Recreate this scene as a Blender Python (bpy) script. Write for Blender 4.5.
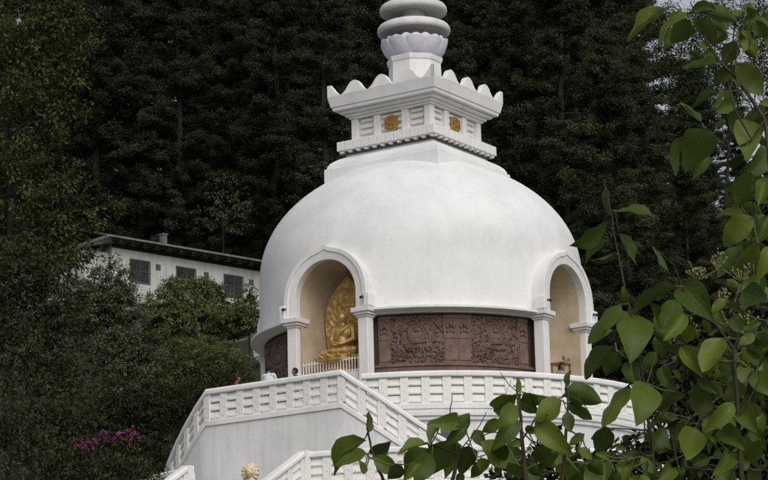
import bpy, bmesh, math, random
import numpy as np
from mathutils import Vector, Matrix, Quaternion

for o in list(bpy.data.objects):
    bpy.data.objects.remove(o)
scene = bpy.context.scene
COL = scene.collection
R = math.radians
rng = np.random.default_rng(7)
random.seed(7)

# ------------------------------------------------------------------ camera
PW, PH, FPX = 768.0, 480.0, 2700.0
CAM = Vector((0.0, -88.0, -13.6))
CROT = (Matrix.Rotation(R(0.775), 3, 'Z') @ Matrix.Rotation(R(90 + 13.24), 3, 'X')
        @ Matrix.Rotation(R(-1.4), 3, 'Z'))
cd = bpy.data.cameras.new('camera')
cam = bpy.data.objects.new('camera', cd)
COL.objects.link(cam)
cam.matrix_world = Matrix.Translation(CAM) @ CROT.to_4x4()
cd.sensor_width = 36.0
cd.lens = FPX / PW * 36.0
cd.clip_start = 0.1
cd.clip_end = 5000.0
scene.camera = cam
CRIGHT, CUP, CFWD = CROT @ Vector((1, 0, 0)), CROT @ Vector((0, 1, 0)), CROT @ Vector((0, 0, -1))


def at(u, v, Y):
    """world point seen at photo pixel (u, v) at world depth Y"""
    d = CROT @ Vector(((u - PW / 2) / FPX, (PH / 2 - v) / FPX, -1.0))
    return CAM + d * ((Y - CAM.y) / d.y)


def proj(p):
    q = CROT.transposed() @ (Vector(p) - CAM)
    return PW / 2 + FPX * q.x / -q.z, PH / 2 - FPX * q.y / -q.z


def pxm(Y):
    """photo pixels per metre at depth Y"""
    return FPX / ((Y - CAM.y) / math.cos(R(13.2)))


# ------------------------------------------------------------------ world, sun, exposure
SUN_EL, SUN_AZ = R(40), R(158)          # azimuth clockwise from +Y
world = bpy.data.worlds.new('World')
scene.world = world
world.use_nodes = True
nt = world.node_tree
nt.nodes.clear()
sky = nt.nodes.new('ShaderNodeTexSky')
sky.sky_type = 'NISHITA'
sky.sun_disc = False
sky.sun_elevation = SUN_EL
sky.sun_rotation = SUN_AZ
sky.air_density = 1.0
sky.dust_density = 4.0
sky.ozone_density = 1.0
hs = nt.nodes.new('ShaderNodeHueSaturation')
hs.inputs['Saturation'].default_value = 0.28
bg = nt.nodes.new('ShaderNodeBackground')
bg.inputs['Strength'].default_value = 0.14
wo = nt.nodes.new('ShaderNodeOutputWorld')
nt.links.new(sky.outputs[0], hs.inputs['Color'])
nt.links.new(hs.outputs[0], bg.inputs['Color'])
nt.links.new(bg.outputs[0], wo.inputs['Surface'])

sd = bpy.data.lights.new('overcast_sun', 'SUN')
sd.energy = 0.75
sd.angle = R(60)
sd.color = (1.0, 0.97, 0.93)
sun = bpy.data.objects.new('overcast_sun', sd)
COL.objects.link(sun)
sdir = Vector((math.sin(SUN_AZ) * math.cos(SUN_EL), math.cos(SUN_AZ) * math.cos(SUN_EL), math.sin(SUN_EL)))
sun.rotation_euler = sdir.to_track_quat('Z', 'Y').to_euler()
sun.location = (30, -40, 60)

scene.view_settings.view_transform = 'Standard'
scene.view_settings.look = 'None'
scene.view_settings.exposure = -0.12
scene.view_settings.gamma = 1.0
scene.view_settings.use_curve_mapping = False
scene.render.engine = 'CYCLES'
scene.render.resolution_x, scene.render.resolution_y = 1024, 640


# ------------------------------------------------------------------ materials
def new_mat(name):
    m = bpy.data.materials.new(name)
    m.use_nodes = True
    n = m.node_tree.nodes
    return m, n, m.node_tree.links, n['Principled BSDF']


def ramp(nodes, stops):
    r = nodes.new('ShaderNodeValToRGB')
    el = r.color_ramp.elements
    while len(el) < len(stops):
        el.new(0.5)
    for e, (p, c) in zip(el, stops):
        e.position = p
        e.color = (c[0], c[1], c[2], 1)
    return r


def noise_mat(name, stops, scale=3.0, detail=6.0, rough=0.6, bump=0.15, bscale=40.0, stretch=(1, 1, 1), metallic=0.0, spec=0.3, bdist=0.02):
    m, n, l, b = new_mat(name)
    tc = n.new('ShaderNodeTexCoord')
    mp = n.new('ShaderNodeMapping')
    mp.inputs['Scale'].default_value = stretch
    l.new(tc.outputs['Object'], mp.inputs[0])
    nz = n.new('ShaderNodeTexNoise')
    nz.inputs['Scale'].default_value = scale
    nz.inputs['Detail'].default_value = detail
    nz.inputs['Roughness'].default_value = 0.62
    l.new(mp.outputs[0], nz.inputs['Vector'])
    r = ramp(n, stops)
    l.new(nz.outputs[0], r.inputs[0])
    l.new(r.outputs[0], b.inputs['Base Color'])
    b.inputs['Roughness'].default_value = rough
    b.inputs['Metallic'].default_value = metallic
    b.inputs['Specular IOR Level'].default_value = spec
    if bump:
        n2 = n.new('ShaderNodeTexNoise')
        n2.inputs['Scale'].default_value = bscale
        n2.inputs['Detail'].default_value = 4
        l.new(tc.outputs['Object'], n2.inputs['Vector'])
        bp = n.new('ShaderNodeBump')
        bp.inputs['Strength'].default_value = bump
        bp.inputs['Distance'].default_value = bdist
        l.new(n2.outputs[0], bp.inputs['Height'])
        l.new(bp.outputs[0], b.inputs['Normal'])
    return m


def paint_mat(name, base, dirt, amount=0.5, streak=0.5):
    """old white masonry paint: broad patches, rain streaks and small spots"""
    m, n, l, b = new_mat(name)
    tc = n.new('ShaderNodeTexCoord')

    def nz(scale, stretch, detail=6, lo=0.45, hi=0.75):
        mp = n.new('ShaderNodeMapping')
        mp.inputs['Scale'].default_value = stretch
        l.new(tc.outputs['Object'], mp.inputs[0])
        t = n.new('ShaderNodeTexNoise')
        t.inputs['Scale'].default_value = scale
        t.inputs['Detail'].default_value = detail
        t.inputs['Roughness'].default_value = 0.6
        l.new(mp.outputs[0], t.inputs['Vector'])
        mr = n.new('ShaderNodeMapRange')
        mr.inputs['From Min'].default_value = lo
        mr.inputs['From Max'].default_value = hi
        l.new(t.outputs[0], mr.inputs['Value'])
        return mr.outputs[0]

    def math_(op, a, bb):
        q = n.new('ShaderNodeMath')
        q.operation = op
        for i, x in enumerate((a, bb)):
            if isinstance(x, (int, float)):
                q.inputs[i].default_value = x
            else:
                l.new(x, q.inputs[i])
        return q.outputs[0]
    a1 = math_('MULTIPLY', nz(0.55, (1, 1, 1)), 0.45 * amount)
    a2 = math_('MULTIPLY', nz(2.6, (1, 1, 0.09)), streak * 0.5)
    a3 = math_('MULTIPLY', nz(7.0, (1, 1, 1), 8, 0.63, 0.76), 0.50 * amount)
    tot = math_('ADD', math_('ADD', a1, a2), a3)
    mx = n.new('ShaderNodeMix')
    mx.data_type = 'RGBA'
    mx.inputs[6].default_value = (*base, 1)
    mx.inputs[7].default_value = (*dirt, 1)
    l.new(tot, mx.inputs[0])
    l.new(mx.outputs[2], b.inputs['Base Color'])
    b.inputs['Roughness'].default_value = 0.72
    b.inputs['Specular IOR Level'].default_value = 0.25
    t = n.new('ShaderNodeTexNoise')
    t.inputs['Scale'].default_value = 9.0
    t.inputs['Detail'].default_value = 6
    l.new(tc.outputs['Object'], t.inputs['Vector'])
    bp = n.new('ShaderNodeBump')
    bp.inputs['Strength'].default_value = 0.22
    bp.inputs['Distance'].default_value = 0.02
    l.new(t.outputs[0], bp.inputs['Height'])
    l.new(bp.outputs[0], b.inputs['Normal'])
    return m


def leaf_mat(name, stops, rough=0.55, spec=0.3, trans=0.0):
    m, n, l, b = new_mat(name)
    a = n.new('ShaderNodeAttribute')
    a.attribute_name = 'tint'
    oi = n.new('ShaderNodeObjectInfo')
    ad = n.new('ShaderNodeMath')
    ad.operation = 'MULTIPLY_ADD'
    ad.inputs[1].default_value = 0.22
    l.new(oi.outputs['Random'], ad.inputs[0])
    l.new(a.outputs['Fac'], ad.inputs[2])
    sb = n.new('ShaderNodeMath')
    sb.operation = 'SUBTRACT'
    sb.inputs[1].default_value = 0.11
    l.new(ad.outputs[0], sb.inputs[0])
    r = ramp(n, stops)
    l.new(sb.outputs[0], r.inputs[0])
    l.new(r.outputs[0], b.inputs['Base Color'])
    b.inputs['Roughness'].default_value = rough
    b.inputs['Specular IOR Level'].default_value = spec
    if trans:
        tr = n.new('ShaderNodeBsdfTranslucent')
        l.new(r.outputs[0], tr.inputs['Color'])
        mx = n.new('ShaderNodeMixShader')
        mx.inputs[0].default_value = trans
        l.new(b.outputs[0], mx.inputs[1])
        l.new(tr.outputs[0], mx.inputs[2])
        l.new(mx.outputs[0], n['Material Output'].inputs['Surface'])
    return m


M = {}
M['dome'] = paint_mat('dome_white_paint', (0.755, 0.755, 0.75), (0.47, 0.475, 0.485), 0.95, 0.24)
M['white'] = paint_mat('trim_white_paint', (0.755, 0.75, 0.74), (0.40, 0.39, 0.37), 0.75, 0.40)
M['wall'] = paint_mat('terrace_wall_paint', (0.70, 0.70, 0.705), (0.38, 0.38, 0.37), 0.85, 0.8)
M['spire'] = paint_mat('spire_grey_white_paint', (0.66, 0.655, 0.645), (0.36, 0.35, 0.33), 0.8, 0.7)
M['lotus'] = paint_mat('lotus_lilac_white_paint', (0.68, 0.665, 0.73), (0.46, 0.45, 0.50), 0.6, 0.5)
M['cream'] = noise_mat('cream_cast_block', [(0.3, (0.68, 0.67, 0.625)), (0.7, (0.76, 0.755, 0.73))], 5, rough=0.8)
M['rosette'] = noise_mat('cream_rosette', [(0.3, (0.68, 0.66, 0.59)), (0.7, (0.74, 0.73, 0.68))], 5, rough=0.8)
M['lion'] = noise_mat('lion_cream_stone', [(0.3, (0.45, 0.36, 0.20)), (0.55, (0.66, 0.58, 0.40)), (0.75, (0.74, 0.69, 0.55))], 7, rough=0.75, bump=0.4, bscale=25)
M['relief'] = noise_mat('brown_carved_terracotta', [(0.3, (0.072, 0.046, 0.037)), (0.5, (0.125, 0.082, 0.065)), (0.72, (0.185, 0.122, 0.096))], 2.2, 10, rough=0.62, bump=0.5, bscale=60)
M['relief_plain'] = noise_mat('brown_plain_terracotta', [(0.3, (0.095, 0.062, 0.050)), (0.5, (0.145, 0.096, 0.077)), (0.75, (0.23, 0.135, 0.094))], 3.0, 8, rough=0.65, bump=0.5, bscale=40)
M['relief_dark'] = noise_mat('dark_brown_recess', [(0.3, (0.045, 0.03, 0.026)), (0.7, (0.08, 0.05, 0.042))], 4, rough=0.7)
M['niche'] = noise_mat('niche_beige_plaster', [(0.3, (0.43, 0.34, 0.23)), (0.55, (0.56, 0.47, 0.34)), (0.75, (0.62, 0.54, 0.41))], 1.4, 8, rough=0.75, bump=0.2)
M['gold'] = noise_mat('gilded_statue', [(0.3, (0.36, 0.225, 0.07)), (0.55, (0.58, 0.39, 0.14)), (0.75, (0.74, 0.53, 0.22))], 6, 8, rough=0.40, bump=0.5, bscale=35, metallic=0.5, spec=0.5)
M['gold_dull'] = noise_mat('old_gilded_medallion', [(0.3, (0.30, 0.17, 0.05)), (0.7, (0.50, 0.31, 0.10))], 14, 8, rough=0.5, metallic=0.3)
M['black_mark'] = noise_mat('lamp_black_metal', [(0.3, (0.02, 0.02, 0.02)), (0.7, (0.05, 0.05, 0.05))], 8)
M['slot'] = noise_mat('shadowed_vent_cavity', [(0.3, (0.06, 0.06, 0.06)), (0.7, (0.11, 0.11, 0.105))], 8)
M['paving'] = noise_mat('terrace_paving', [(0.3, (0.30, 0.29, 0.27)), (0.7, (0.42, 0.41, 0.38))], 3)
M['concrete'] = noise_mat('weathered_concrete', [(0.25, (0.07, 0.072, 0.075)), (0.5, (0.13, 0.133, 0.137)), (0.75, (0.20, 0.20, 0.20))], 1.3, 9, rough=0.85, stretch=(1, 1, 0.4))
M['house_wall'] = paint_mat('house_whitewash', (0.52, 0.52, 0.50), (0.22, 0.215, 0.20), 0.9, 0.8)
M['roof'] = noise_mat('rusty_tin_roof', [(0.3, (0.035, 0.034, 0.035)), (0.55, (0.075, 0.07, 0.066)), (0.75, (0.14, 0.13, 0.12))], 1.6, 9, rough=0.6)
M['fascia'] = noise_mat('grey_fascia_board', [(0.3, (0.10, 0.095, 0.09)), (0.7, (0.24, 0.235, 0.23))], 2.0, 8, rough=0.7)
M['frame'] = noise_mat('grey_window_frame', [(0.3, (0.055, 0.056, 0.058)), (0.7, (0.095, 0.097, 0.10))], 6)
M['glass'] = noise_mat('dark_window_glass', [(0.3, (0.018, 0.02, 0.022)), (0.7, (0.05, 0.054, 0.058))], 2.0, bump=0, rough=0.2, spec=0.2)
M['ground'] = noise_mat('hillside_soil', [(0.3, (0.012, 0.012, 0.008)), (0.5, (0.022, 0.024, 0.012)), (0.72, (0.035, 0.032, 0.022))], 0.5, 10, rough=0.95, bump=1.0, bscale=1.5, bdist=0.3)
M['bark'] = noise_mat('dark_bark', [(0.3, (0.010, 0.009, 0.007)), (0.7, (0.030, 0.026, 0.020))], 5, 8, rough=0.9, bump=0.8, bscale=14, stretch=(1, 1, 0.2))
M['bark_pale'] = noise_mat('pale_bark', [(0.3, (0.05, 0.047, 0.042)), (0.7, (0.12, 0.115, 0.105))], 5, 8, rough=0.9)
M['twig'] = noise_mat('green_brown_twig', [(0.3, (0.018, 0.016, 0.010)), (0.7, (0.05, 0.042, 0.022))], 60, 4, rough=0.7)
M['petiole'] = noise_mat('pale_petiole', [(0.3, (0.06, 0.07, 0.025)), (0.7, (0.12, 0.12, 0.06))], 60, 4, rough=0.6)
M['conifer'] = leaf_mat('conifer_needles', [(0.0, (0.018, 0.021, 0.012)), (0.4, (0.046, 0.052, 0.028)), (0.75, (0.085, 0.092, 0.048)), (1.0, (0.12, 0.125, 0.065))], 0.85, 0.0, 0.3)
M['conifer_blue'] = leaf_mat('cold_green_needles', [(0.0, (0.017, 0.021, 0.013)), (0.4, (0.040, 0.050, 0.029)), (0.75, (0.072, 0.086, 0.050)), (1.0, (0.10, 0.115, 0.068))], 0.85, 0.0, 0.3)
M['olive'] = leaf_mat('olive_broad_leaves', [(0.0, (0.020, 0.026, 0.008)), (0.45, (0.050, 0.060, 0.016)), (0.8, (0.105, 0.112, 0.030)), (1.0, (0.15, 0.15, 0.045))], 0.6, 0.12, 0.2)
M['deep'] = leaf_mat('deep_green_leaves', [(0.0, (0.014, 0.018, 0.007)), (0.45, (0.035, 0.043, 0.015)), (0.8, (0.072, 0.080, 0.028)), (1.0, (0.105, 0.108, 0.042))], 0.6, 0.12, 0.15)
M['shrub'] = leaf_mat('bright_shrub_leaves', [(0.0, (0.042, 0.056, 0.016)), (0.45, (0.098, 0.120, 0.036)), (0.8, (0.172, 0.19, 0.064)), (1.0, (0.23, 0.24, 0.10))], 0.6, 0.12, 0.15)
M['grey_leaf'] = leaf_mat('greyish_leaves', [(0.0, (0.034, 0.042, 0.018)), (0.45, (0.080, 0.092, 0.042)), (0.8, (0.140, 0.150, 0.075)), (1.0, (0.14, 0.15, 0.09))], 0.6, 0.15, 0.15)
M['olive_mid'] = leaf_mat('mid_olive_fine_leaves', [(0.0, (0.034, 0.050, 0.015)), (0.45, (0.086, 0.112, 0.033)), (0.8, (0.15, 0.175, 0.06)), (1.0, (0.21, 0.23, 0.09))], 0.6, 0.12, 0.15)
M['pink'] = leaf_mat('azalea_petals', [(0.0, (0.075, 0.015, 0.05)), (0.5, (0.135, 0.03, 0.09)), (1.0, (0.25, 0.075, 0.18))], 0.6, 0.2)
M['bud'] = leaf_mat('yellow_green_buds', [(0.0, (0.05, 0.06, 0.012)), (0.5, (0.13, 0.14, 0.04)), (1.0, (0.24, 0.23, 0.10))], 0.5, 0.3)
M['bush_leaf'] = leaf_mat('dark_bush_leaves', [(0.0, (0.014, 0.018, 0.006)), (0.5, (0.036, 0.046, 0.014)), (0.85, (0.062, 0.07, 0.022)), (1.0, (0.08, 0.05, 0.025))], 0.6, 0.1)
for k, c in dict(skin=(0.20, 0.11, 0.075), hair=(0.012, 0.010, 0.009), shirt_white=(0.62, 0.66, 0.76), jacket_dark=(0.035, 0.035, 0.04),
                 shirt_red=(0.36, 0.03, 0.03), shirt_grey=(0.22, 0.23, 0.25), trousers=(0.04, 0.042, 0.055), shoe=(0.02, 0.018, 0.016)).items():
    M[k] = noise_mat(k, [(0.3, tuple(x * 0.85 for x in c)), (0.7, c)], 12, rough=0.75, bump=0.2, bscale=18)


def big_leaf_mat():
    """large ovate leaf: midrib and side veins from the leaf's own UV, paler dull underside"""
    m, n, l, b = new_mat('large_ovate_leaf')
    uv = n.new('ShaderNodeAttribute')
    uv.attribute_name = 'leaf_uv'
    sp = n.new('ShaderNodeSeparateXYZ')
    l.new(uv.outputs['Vector'], sp.inputs[0])

    def mth(op, a, bb=0.0, cc=None):
        q = n.new('ShaderNodeMath')
        q.operation = op
        for i, x in enumerate((a, bb) if cc is None else (a, bb, cc)):
            if isinstance(x, (int, float)):
                q.inputs[i].default_value = x
            else:
                l.new(x, q.inputs[i])
        return q.outputs[0]
    av = mth('ABSOLUTE', sp.outputs['Y'])
    mid = mth('LESS_THAN', av, 0.045)
    ph = mth('MULTIPLY_ADD', av, -0.32, sp.outputs['X'])
    fr = mth('FRACT', mth('MULTIPLY', ph, 8.0))
    side = mth('LESS_THAN', mth('ABSOLUTE', mth('SUBTRACT', fr, 0.5)), 0.09)
    vein = mth('MAXIMUM', mid, mth('MULTIPLY', side, 0.45))
    oi = n.new('ShaderNodeObjectInfo')
    r = ramp(n, [(0.0, (0.030, 0.052, 0.007)), (0.35, (0.059, 0.096, 0.010)), (0.7, (0.104, 0.150, 0.015)), (1.0, (0.17, 0.212, 0.026))])
    tc = n.new('ShaderNodeTexCoord')
    nz = n.new('ShaderNodeTexNoise')
    nz.inputs['Scale'].default_value = 22.0
    nz.inputs['Detail'].default_value = 5
    l.new(tc.outputs['Object'], nz.inputs['Vector'])
    fac = mth('ADD', mth('MULTIPLY', oi.outputs['Random'], 0.75), mth('MULTIPLY', nz.outputs[0], 0.3))
    l.new(fac, r.inputs[0])
    # underside
    geo = n.new('ShaderNodeNewGeometry')
    mxb = n.new('ShaderNodeMix')
    mxb.data_type = 'RGBA'
    l.new(geo.outputs['Backfacing'], mxb.inputs[0])
    l.new(r.outputs[0], mxb.inputs[6])
    r2 = ramp(n, [(0.0, (0.050, 0.080, 0.014)), (1.0, (0.115, 0.155, 0.034))])
    l.new(fac, r2.inputs[0])
    l.new(r2.outputs[0], mxb.inputs[7])
    mx = n.new('ShaderNodeMix')
    mx.data_type = 'RGBA'
    l.new(mth('MULTIPLY', vein, 0.65), mx.inputs[0])
    l.new(mxb.outputs[2], mx.inputs[6])
    mx.inputs[7].default_value = (0.115, 0.14, 0.05, 1)
    nb = n.new('ShaderNodeTexNoise')
    nb.inputs['Scale'].default_value = 7.0
    nb.inputs['Detail'].default_value = 7
    sc3 = n.new('ShaderNodeVectorMath')
    sc3.operation = 'MULTIPLY_ADD'
    sc3.inputs[1].default_value = (37.0, 37.0, 37.0)
    l.new(oi.outputs['Location'], sc3.inputs[0])
    l.new(tc.outputs['Object'], sc3.inputs[2])
    l.new(sc3.outputs[0], nb.inputs['Vector'])
    spot = mth('GREATER_THAN', nb.outputs[0], 0.70)
    mxs = n.new('ShaderNodeMix')
    mxs.data_type = 'RGBA'
    l.new(mth('MULTIPLY', spot, 0.8), mxs.inputs[0])
    l.new(mx.outputs[2], mxs.inputs[6])
    mxs.inputs[7].default_value = (0.055, 0.032, 0.012, 1)
    mx = mxs
    l.new(mx.outputs[2], b.inputs['Base Color'])
    b.inputs['Roughness'].default_value = 0.42
    b.inputs['Specular IOR Level'].default_value = 0.25
    bp = n.new('ShaderNodeBump')
    bp.inputs['Strength'].default_value = 0.35
    bp.inputs['Distance'].default_value = 0.001
    l.new(mth('MULTIPLY', vein, -1.0), bp.inputs['Height'])
    l.new(bp.outputs[0], b.inputs['Normal'])
    tr = n.new('ShaderNodeBsdfTranslucent')
    l.new(mx.outputs[2], tr.inputs['Color'])
    ms = n.new('ShaderNodeMixShader')
    ms.inputs[0].default_value = 0.4
    l.new(b.outputs[0], ms.inputs[1])
    l.new(tr.outputs[0], ms.inputs[2])
    l.new(ms.outputs[0], n['Material Output'].inputs['Surface'])
    return m


M['big_leaf'] = big_leaf_mat()


# ------------------------------------------------------------------ object helpers
def tag(o, label=None, cat=None, group=None, kind=None):
    for k, v in (('label', label), ('category', cat), ('group', group), ('kind', kind)):
        if v:
            o[k] = v
    return o


def thing(name, label, cat, loc=(0, 0, 0), rz=0.0, group=None):
    o = bpy.data.objects.new(name, None)
    o.empty_display_size = 0.3
    COL.objects.link(o)
    o.location = loc
    o.rotation_euler = (0, 0, rz)
    return tag(o, label, cat, group)


def link(name, me, parent=None, loc=(0, 0, 0), rot=(0, 0, 0)):
    o = bpy.data.objects.new(name, me)
    COL.objects.link(o)
    o.location = loc
    o.rotation_euler = rot
    if parent:
        o.parent = parent
    return o


class MB:
    def __init__(self):
        self.v, self.f, self.m = [], [], []

    def add(self, vs, fs, mi=0):
        k = len(self.v)
        self.v += [tuple(p) for p in vs]
        self.f += [tuple(i + k for i in f) for f in fs]
        self.m += [mi] * len(fs)
        return self

    def box(self, x0, x1, y0, y1, z0, z1, mi=0):
        vs = [(x, y, z) for z in (z0, z1) for y in (y0, y1) for x in (x0, x1)]
        return self.add(vs, [(0, 2, 3, 1), (4, 5, 7, 6), (0, 1, 5, 4), (2, 6, 7, 3), (0, 4, 6, 2), (1, 3, 7, 5)], mi)

    def frustum(self, a0, z0, a1, z1, mi=0):
        """square frustum centred on z axis, half sizes a0, a1"""
        vs = [(sx * a, sy * a, z) for a, z in ((a0, z0), (a1, z1)) for sx, sy in ((-1, -1), (1, -1), (1, 1), (-1, 1))]
        return self.add(vs, [(3, 2, 1, 0), (4, 5, 6, 7)] + [(i, (i + 1) % 4, 4 + (i + 1) % 4, 4 + i) for i in range(4)], mi)

    def arcbox(self, a0, a1, r0, r1, z0, z1, n=4, mi=0):
        """curved box, azimuth from local -Y towards +X"""
        vs = []
        for i in range(n + 1):
            a = a0 + (a1 - a0) * i / n
            s, c = math.sin(a), -math.cos(a)
            vs += [(r0 * s, r0 * c, z0), (r1 * s, r1 * c, z0), (r1 * s, r1 * c, z1), (r0 * s, r0 * c, z1)]
        fs = [(0, 3, 2, 1), (4 * n, 4 * n + 1, 4 * n + 2, 4 * n + 3)]
        for i in range(n):
            k = 4 * i
            fs += [(k + j, k + (j + 1) % 4, k + 4 + (j + 1) % 4, k + 4 + j) for j in range(4)]
        return self.add(vs, fs, mi)

    def lathe(self, prof, n=64, mi=0, a0=0.0):
        """closed solid from profile [(r, z)...] bottom to top"""
        vs, fs = [], []
        for r, z in prof:
            vs += [(r * math.cos(a0 + 2 * math.pi * i / n), r * math.sin(a0 + 2 * math.pi * i / n), z) for i in range(n)]
        for j in range(len(prof) - 1):
            for i in range(n):
                i2 = (i + 1) % n
                fs.append((j * n + i, j * n + i2, (j + 1) * n + i2, (j + 1) * n + i))
        fs.append(tuple(range(n - 1, -1, -1)))
        fs.append(tuple((len(prof) - 1) * n + i for i in range(n)))
        return self.add(vs, fs, mi)

    def ringlathe(self, prof, n=96, mi=0):
        """closed profile loop (no caps)"""
        vs, fs = [], []
        p = len(prof)
        for r, z in prof:
            vs += [(r * math.cos(2 * math.pi * i / n), r * math.sin(2 * math.pi * i / n), z) for i in range(n)]
        for j in range(p):
            j2 = (j + 1) % p
            for i in range(n):
                i2 = (i + 1) % n
                fs.append((j * n + i, j * n + i2, j2 * n + i2, j2 * n + i))
        return self.add(vs, fs, mi)

    def prism(self, poly, y0, y1, mi=0):
        """extrude (x, z) polygon along y"""
        n = len(poly)
        vs = [(x, y0, z) for x, z in poly] + [(x, y1, z) for x, z in poly]
        fs = [tuple(range(n)), tuple(range(2 * n - 1, n - 1, -1))]
        fs += [(i, n + i, n + (i + 1) % n, (i + 1) % n) for i in range(n)]
        return self.add(vs, fs, mi)

    def tube(self, pts, rad, n=6, mi=0):
        pts = [Vector(p) for p in pts]
        if not isinstance(rad, (list, tuple)):
            rad = [rad] * len(pts)
        vs, fs = [], []
        ref = Vector((0.3, 0.5, 0.81))
        for i, p in enumerate(pts):
            t = (pts[min(i + 1, len(pts) - 1)] - pts[max(i - 1, 0)])
            if t.length < 1e-9:
                t = Vector((0, 0, 1))
            t.normalize()
            if abs(t.dot(ref)) > 0.97:
                ref = Vector((0.9, -0.2, 0.1))
            a = t.cross(ref).normalized()
            b = t.cross(a)
            for k in range(n):
                w = 2 * math.pi * k / n
                vs.append(p + (a * math.cos(w) + b * math.sin(w)) * rad[i])
        for i in range(len(pts) - 1):
            for k in range(n):
                fs.append((i * n + k, i * n + (k + 1) % n, (i + 1) * n + (k + 1) % n, (i + 1) * n + k))
        fs.append(tuple(range(n - 1, -1, -1)))
        fs.append(tuple((len(pts) - 1) * n + k for k in range(n)))
        return self.add(vs, fs, mi)

    def sphere(self, c, r, n=10, mi=0, sq=(1, 1, 1)):
        vs, fs = [], []
        m = max(4, n * 2 // 3)
        for j in range(1, m):
            th = math.pi * j / m
            for i in range(n):
                ph = 2 * math.pi * i / n
                vs.append((c[0] + r * sq[0] * math.sin(th) * math.cos(ph), c[1] + r * sq[1] * math.sin(th) * math.sin(ph), c[2] + r * sq[2] * math.cos(th)))
        vs += [(c[0], c[1], c[2] + r * sq[2]), (c[0], c[1], c[2] - r * sq[2])]
        top, bot = len(vs) - 2, len(vs) - 1
        for j in range(m - 2):
            for i in range(n):
                i2 = (i + 1) % n
                fs.append((j * n + i, (j + 1) * n + i, (j + 1) * n + i2, j * n + i2))
        for i in range(n):
            fs.append((top, i, (i + 1) % n))
            fs.append((bot, (m - 2) * n + (i + 1) % n, (m - 2) * n + i))
        return self.add(vs, fs, mi)

    def capsule(self, p, q, r0, r1, n=12, mi=0):
        p, q = Vector(p), Vector(q)
        d = (q - p)
        L = d.length
        t = d.normalized() if L > 1e-9 else Vector((0, 0, 1))
        pts, rr = [], []
        for k in range(4):
            a = math.pi / 2 * (1 - k / 4.0)
            pts.append(p - t * (r0 * math.sin(a)))
            rr.append(max(r0 * math.cos(a), r0 * 0.05))
        pts.append(p)
        rr.append(r0)
        pts.append(q)
        rr.append(r1)
        for k in range(1, 5):
            a = math.pi / 2 * k / 4.0
            pts.append(q + t * (r1 * math.sin(a)))
            rr.append(max(r1 * math.cos(a), r1 * 0.05))
        return self.tube(pts, rr, n, mi)

    def mesh(self, name, mats, smooth=None, fix=True):
        me = bpy.data.meshes.new(name)
        me.from_pydata(self.v, [], self.f)
        for m in (mats if isinstance(mats, (list, tuple)) else [mats]):
            me.materials.append(M[m])
        me.polygons.foreach_set('material_index', self.m)
        if fix or smooth:
            finish(me, smooth, fix)
        return me

    def build(self, name, mats, parent=None, smooth=None, loc=(0, 0, 0), rot=(0, 0, 0), fix=True):
        return link(name, self.mesh(name, mats, smooth, fix), parent, loc, rot)


def finish(me, smooth=None, fix=True):
    bm = bmesh.new()
    bm.from_mesh(me)
    if fix:
        bmesh.ops.recalc_face_normals(bm, faces=bm.faces)
    if smooth:
        lim = R(smooth)
        for f in bm.faces:
            f.smooth = True
        for e in bm.edges:
            if len(e.link_faces) == 2 and e.calc_face_angle(0) > lim:
                e.smooth = False
    bm.to_mesh(me)
    bm.free()
    me.update()


def evaluated(me, mods):
    """mesh of a temporary object after modifiers; mods = [(type, dict)]"""
    o = bpy.data.objects.new('temporary', me)
    COL.objects.link(o)
    for t, kw in mods:
        md = o.modifiers.new(t, t)
        for k, v in kw.items():
            setattr(md, k, v)
    dg = bpy.context.evaluated_depsgraph_get()
    dg.update()
    out = bpy.data.meshes.new_from_object(o.evaluated_get(dg))
    bpy.data.objects.remove(o)
    return out


def bevel(me, w, seg=1):
    bm = bmesh.new()
    bm.from_mesh(me)
    es = [e for e in bm.edges if len(e.link_faces) == 2 and e.calc_face_angle(0) > R(40)]
    bmesh.ops.bevel(bm, geom=es, offset=w, segments=seg, affect='EDGES', profile=0.5)
    bm.to_mesh(me)
    bm.free()
    return me


def dup(o, parent, loc, rot=(0, 0, 0)):
    c = o.copy()
    COL.objects.link(c)
    c.parent = parent
    c.location = loc
    c.rotation_euler = rot
    return c


# ------------------------------------------------------------------ the ground
def sstep(t):
    t = np.clip(t, 0, 1)
    return t * t * (3 - 2 * t)


def ground_z(x, y):
    x, y = np.asarray(x, float), np.asarray(y, float)
    z = np.where(y < -20, -15.3 + (y + 88) * (10.95 / 68.0), -4.35)
    z = np.where(y < -88, -15.3 + (y + 88) * 0.05, z)
    hill = -4.35 + 0.40 * np.maximum(y - 13, 0)
    cap = 44.0 - 20.0 * sstep((x - 12) / 16.0)
    over = np.maximum(y - 145, 0)
    hill = np.minimum(hill, cap) - 18 * sstep(over / 200.0)
    z = np.where(y > 13, hill, z)
    far = sstep((np.abs(x) - 60) / 200.0)
    z = z + far * (-6) + 1.2 * np.sin(x * 0.11 + 1.3) * np.sin(y * 0.09) * sstep((np.hypot(x, y + 10) - 26) / 25.0) * sstep((y - 20) / 20)
    return z


def make_ground():
    xs = np.concatenate([np.linspace(-1500, -80, 15), np.linspace(-75, 75, 76), np.linspace(80, 1500, 15)])
    ys = np.concatenate([np.linspace(-1500, -120, 12), np.linspace(-115, 180, 119), np.linspace(190, 2500, 18)])
    X, Y = np.meshgrid(xs, ys)
    Z = ground_z(X, Y)
    V = np.stack([X, Y, Z], -1).reshape(-1, 3)
    nx, ny = len(xs), len(ys)
    F = [(j * nx + i, j * nx + i + 1, (j + 1) * nx + i + 1, (j + 1) * nx + i) for j in range(ny - 1) for i in range(nx - 1)]
    me = bpy.data.meshes.new('ground')
    me.from_pydata(V.tolist(), [], F)
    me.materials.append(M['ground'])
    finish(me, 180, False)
    tag(link('ground', me), kind='structure')


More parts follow.
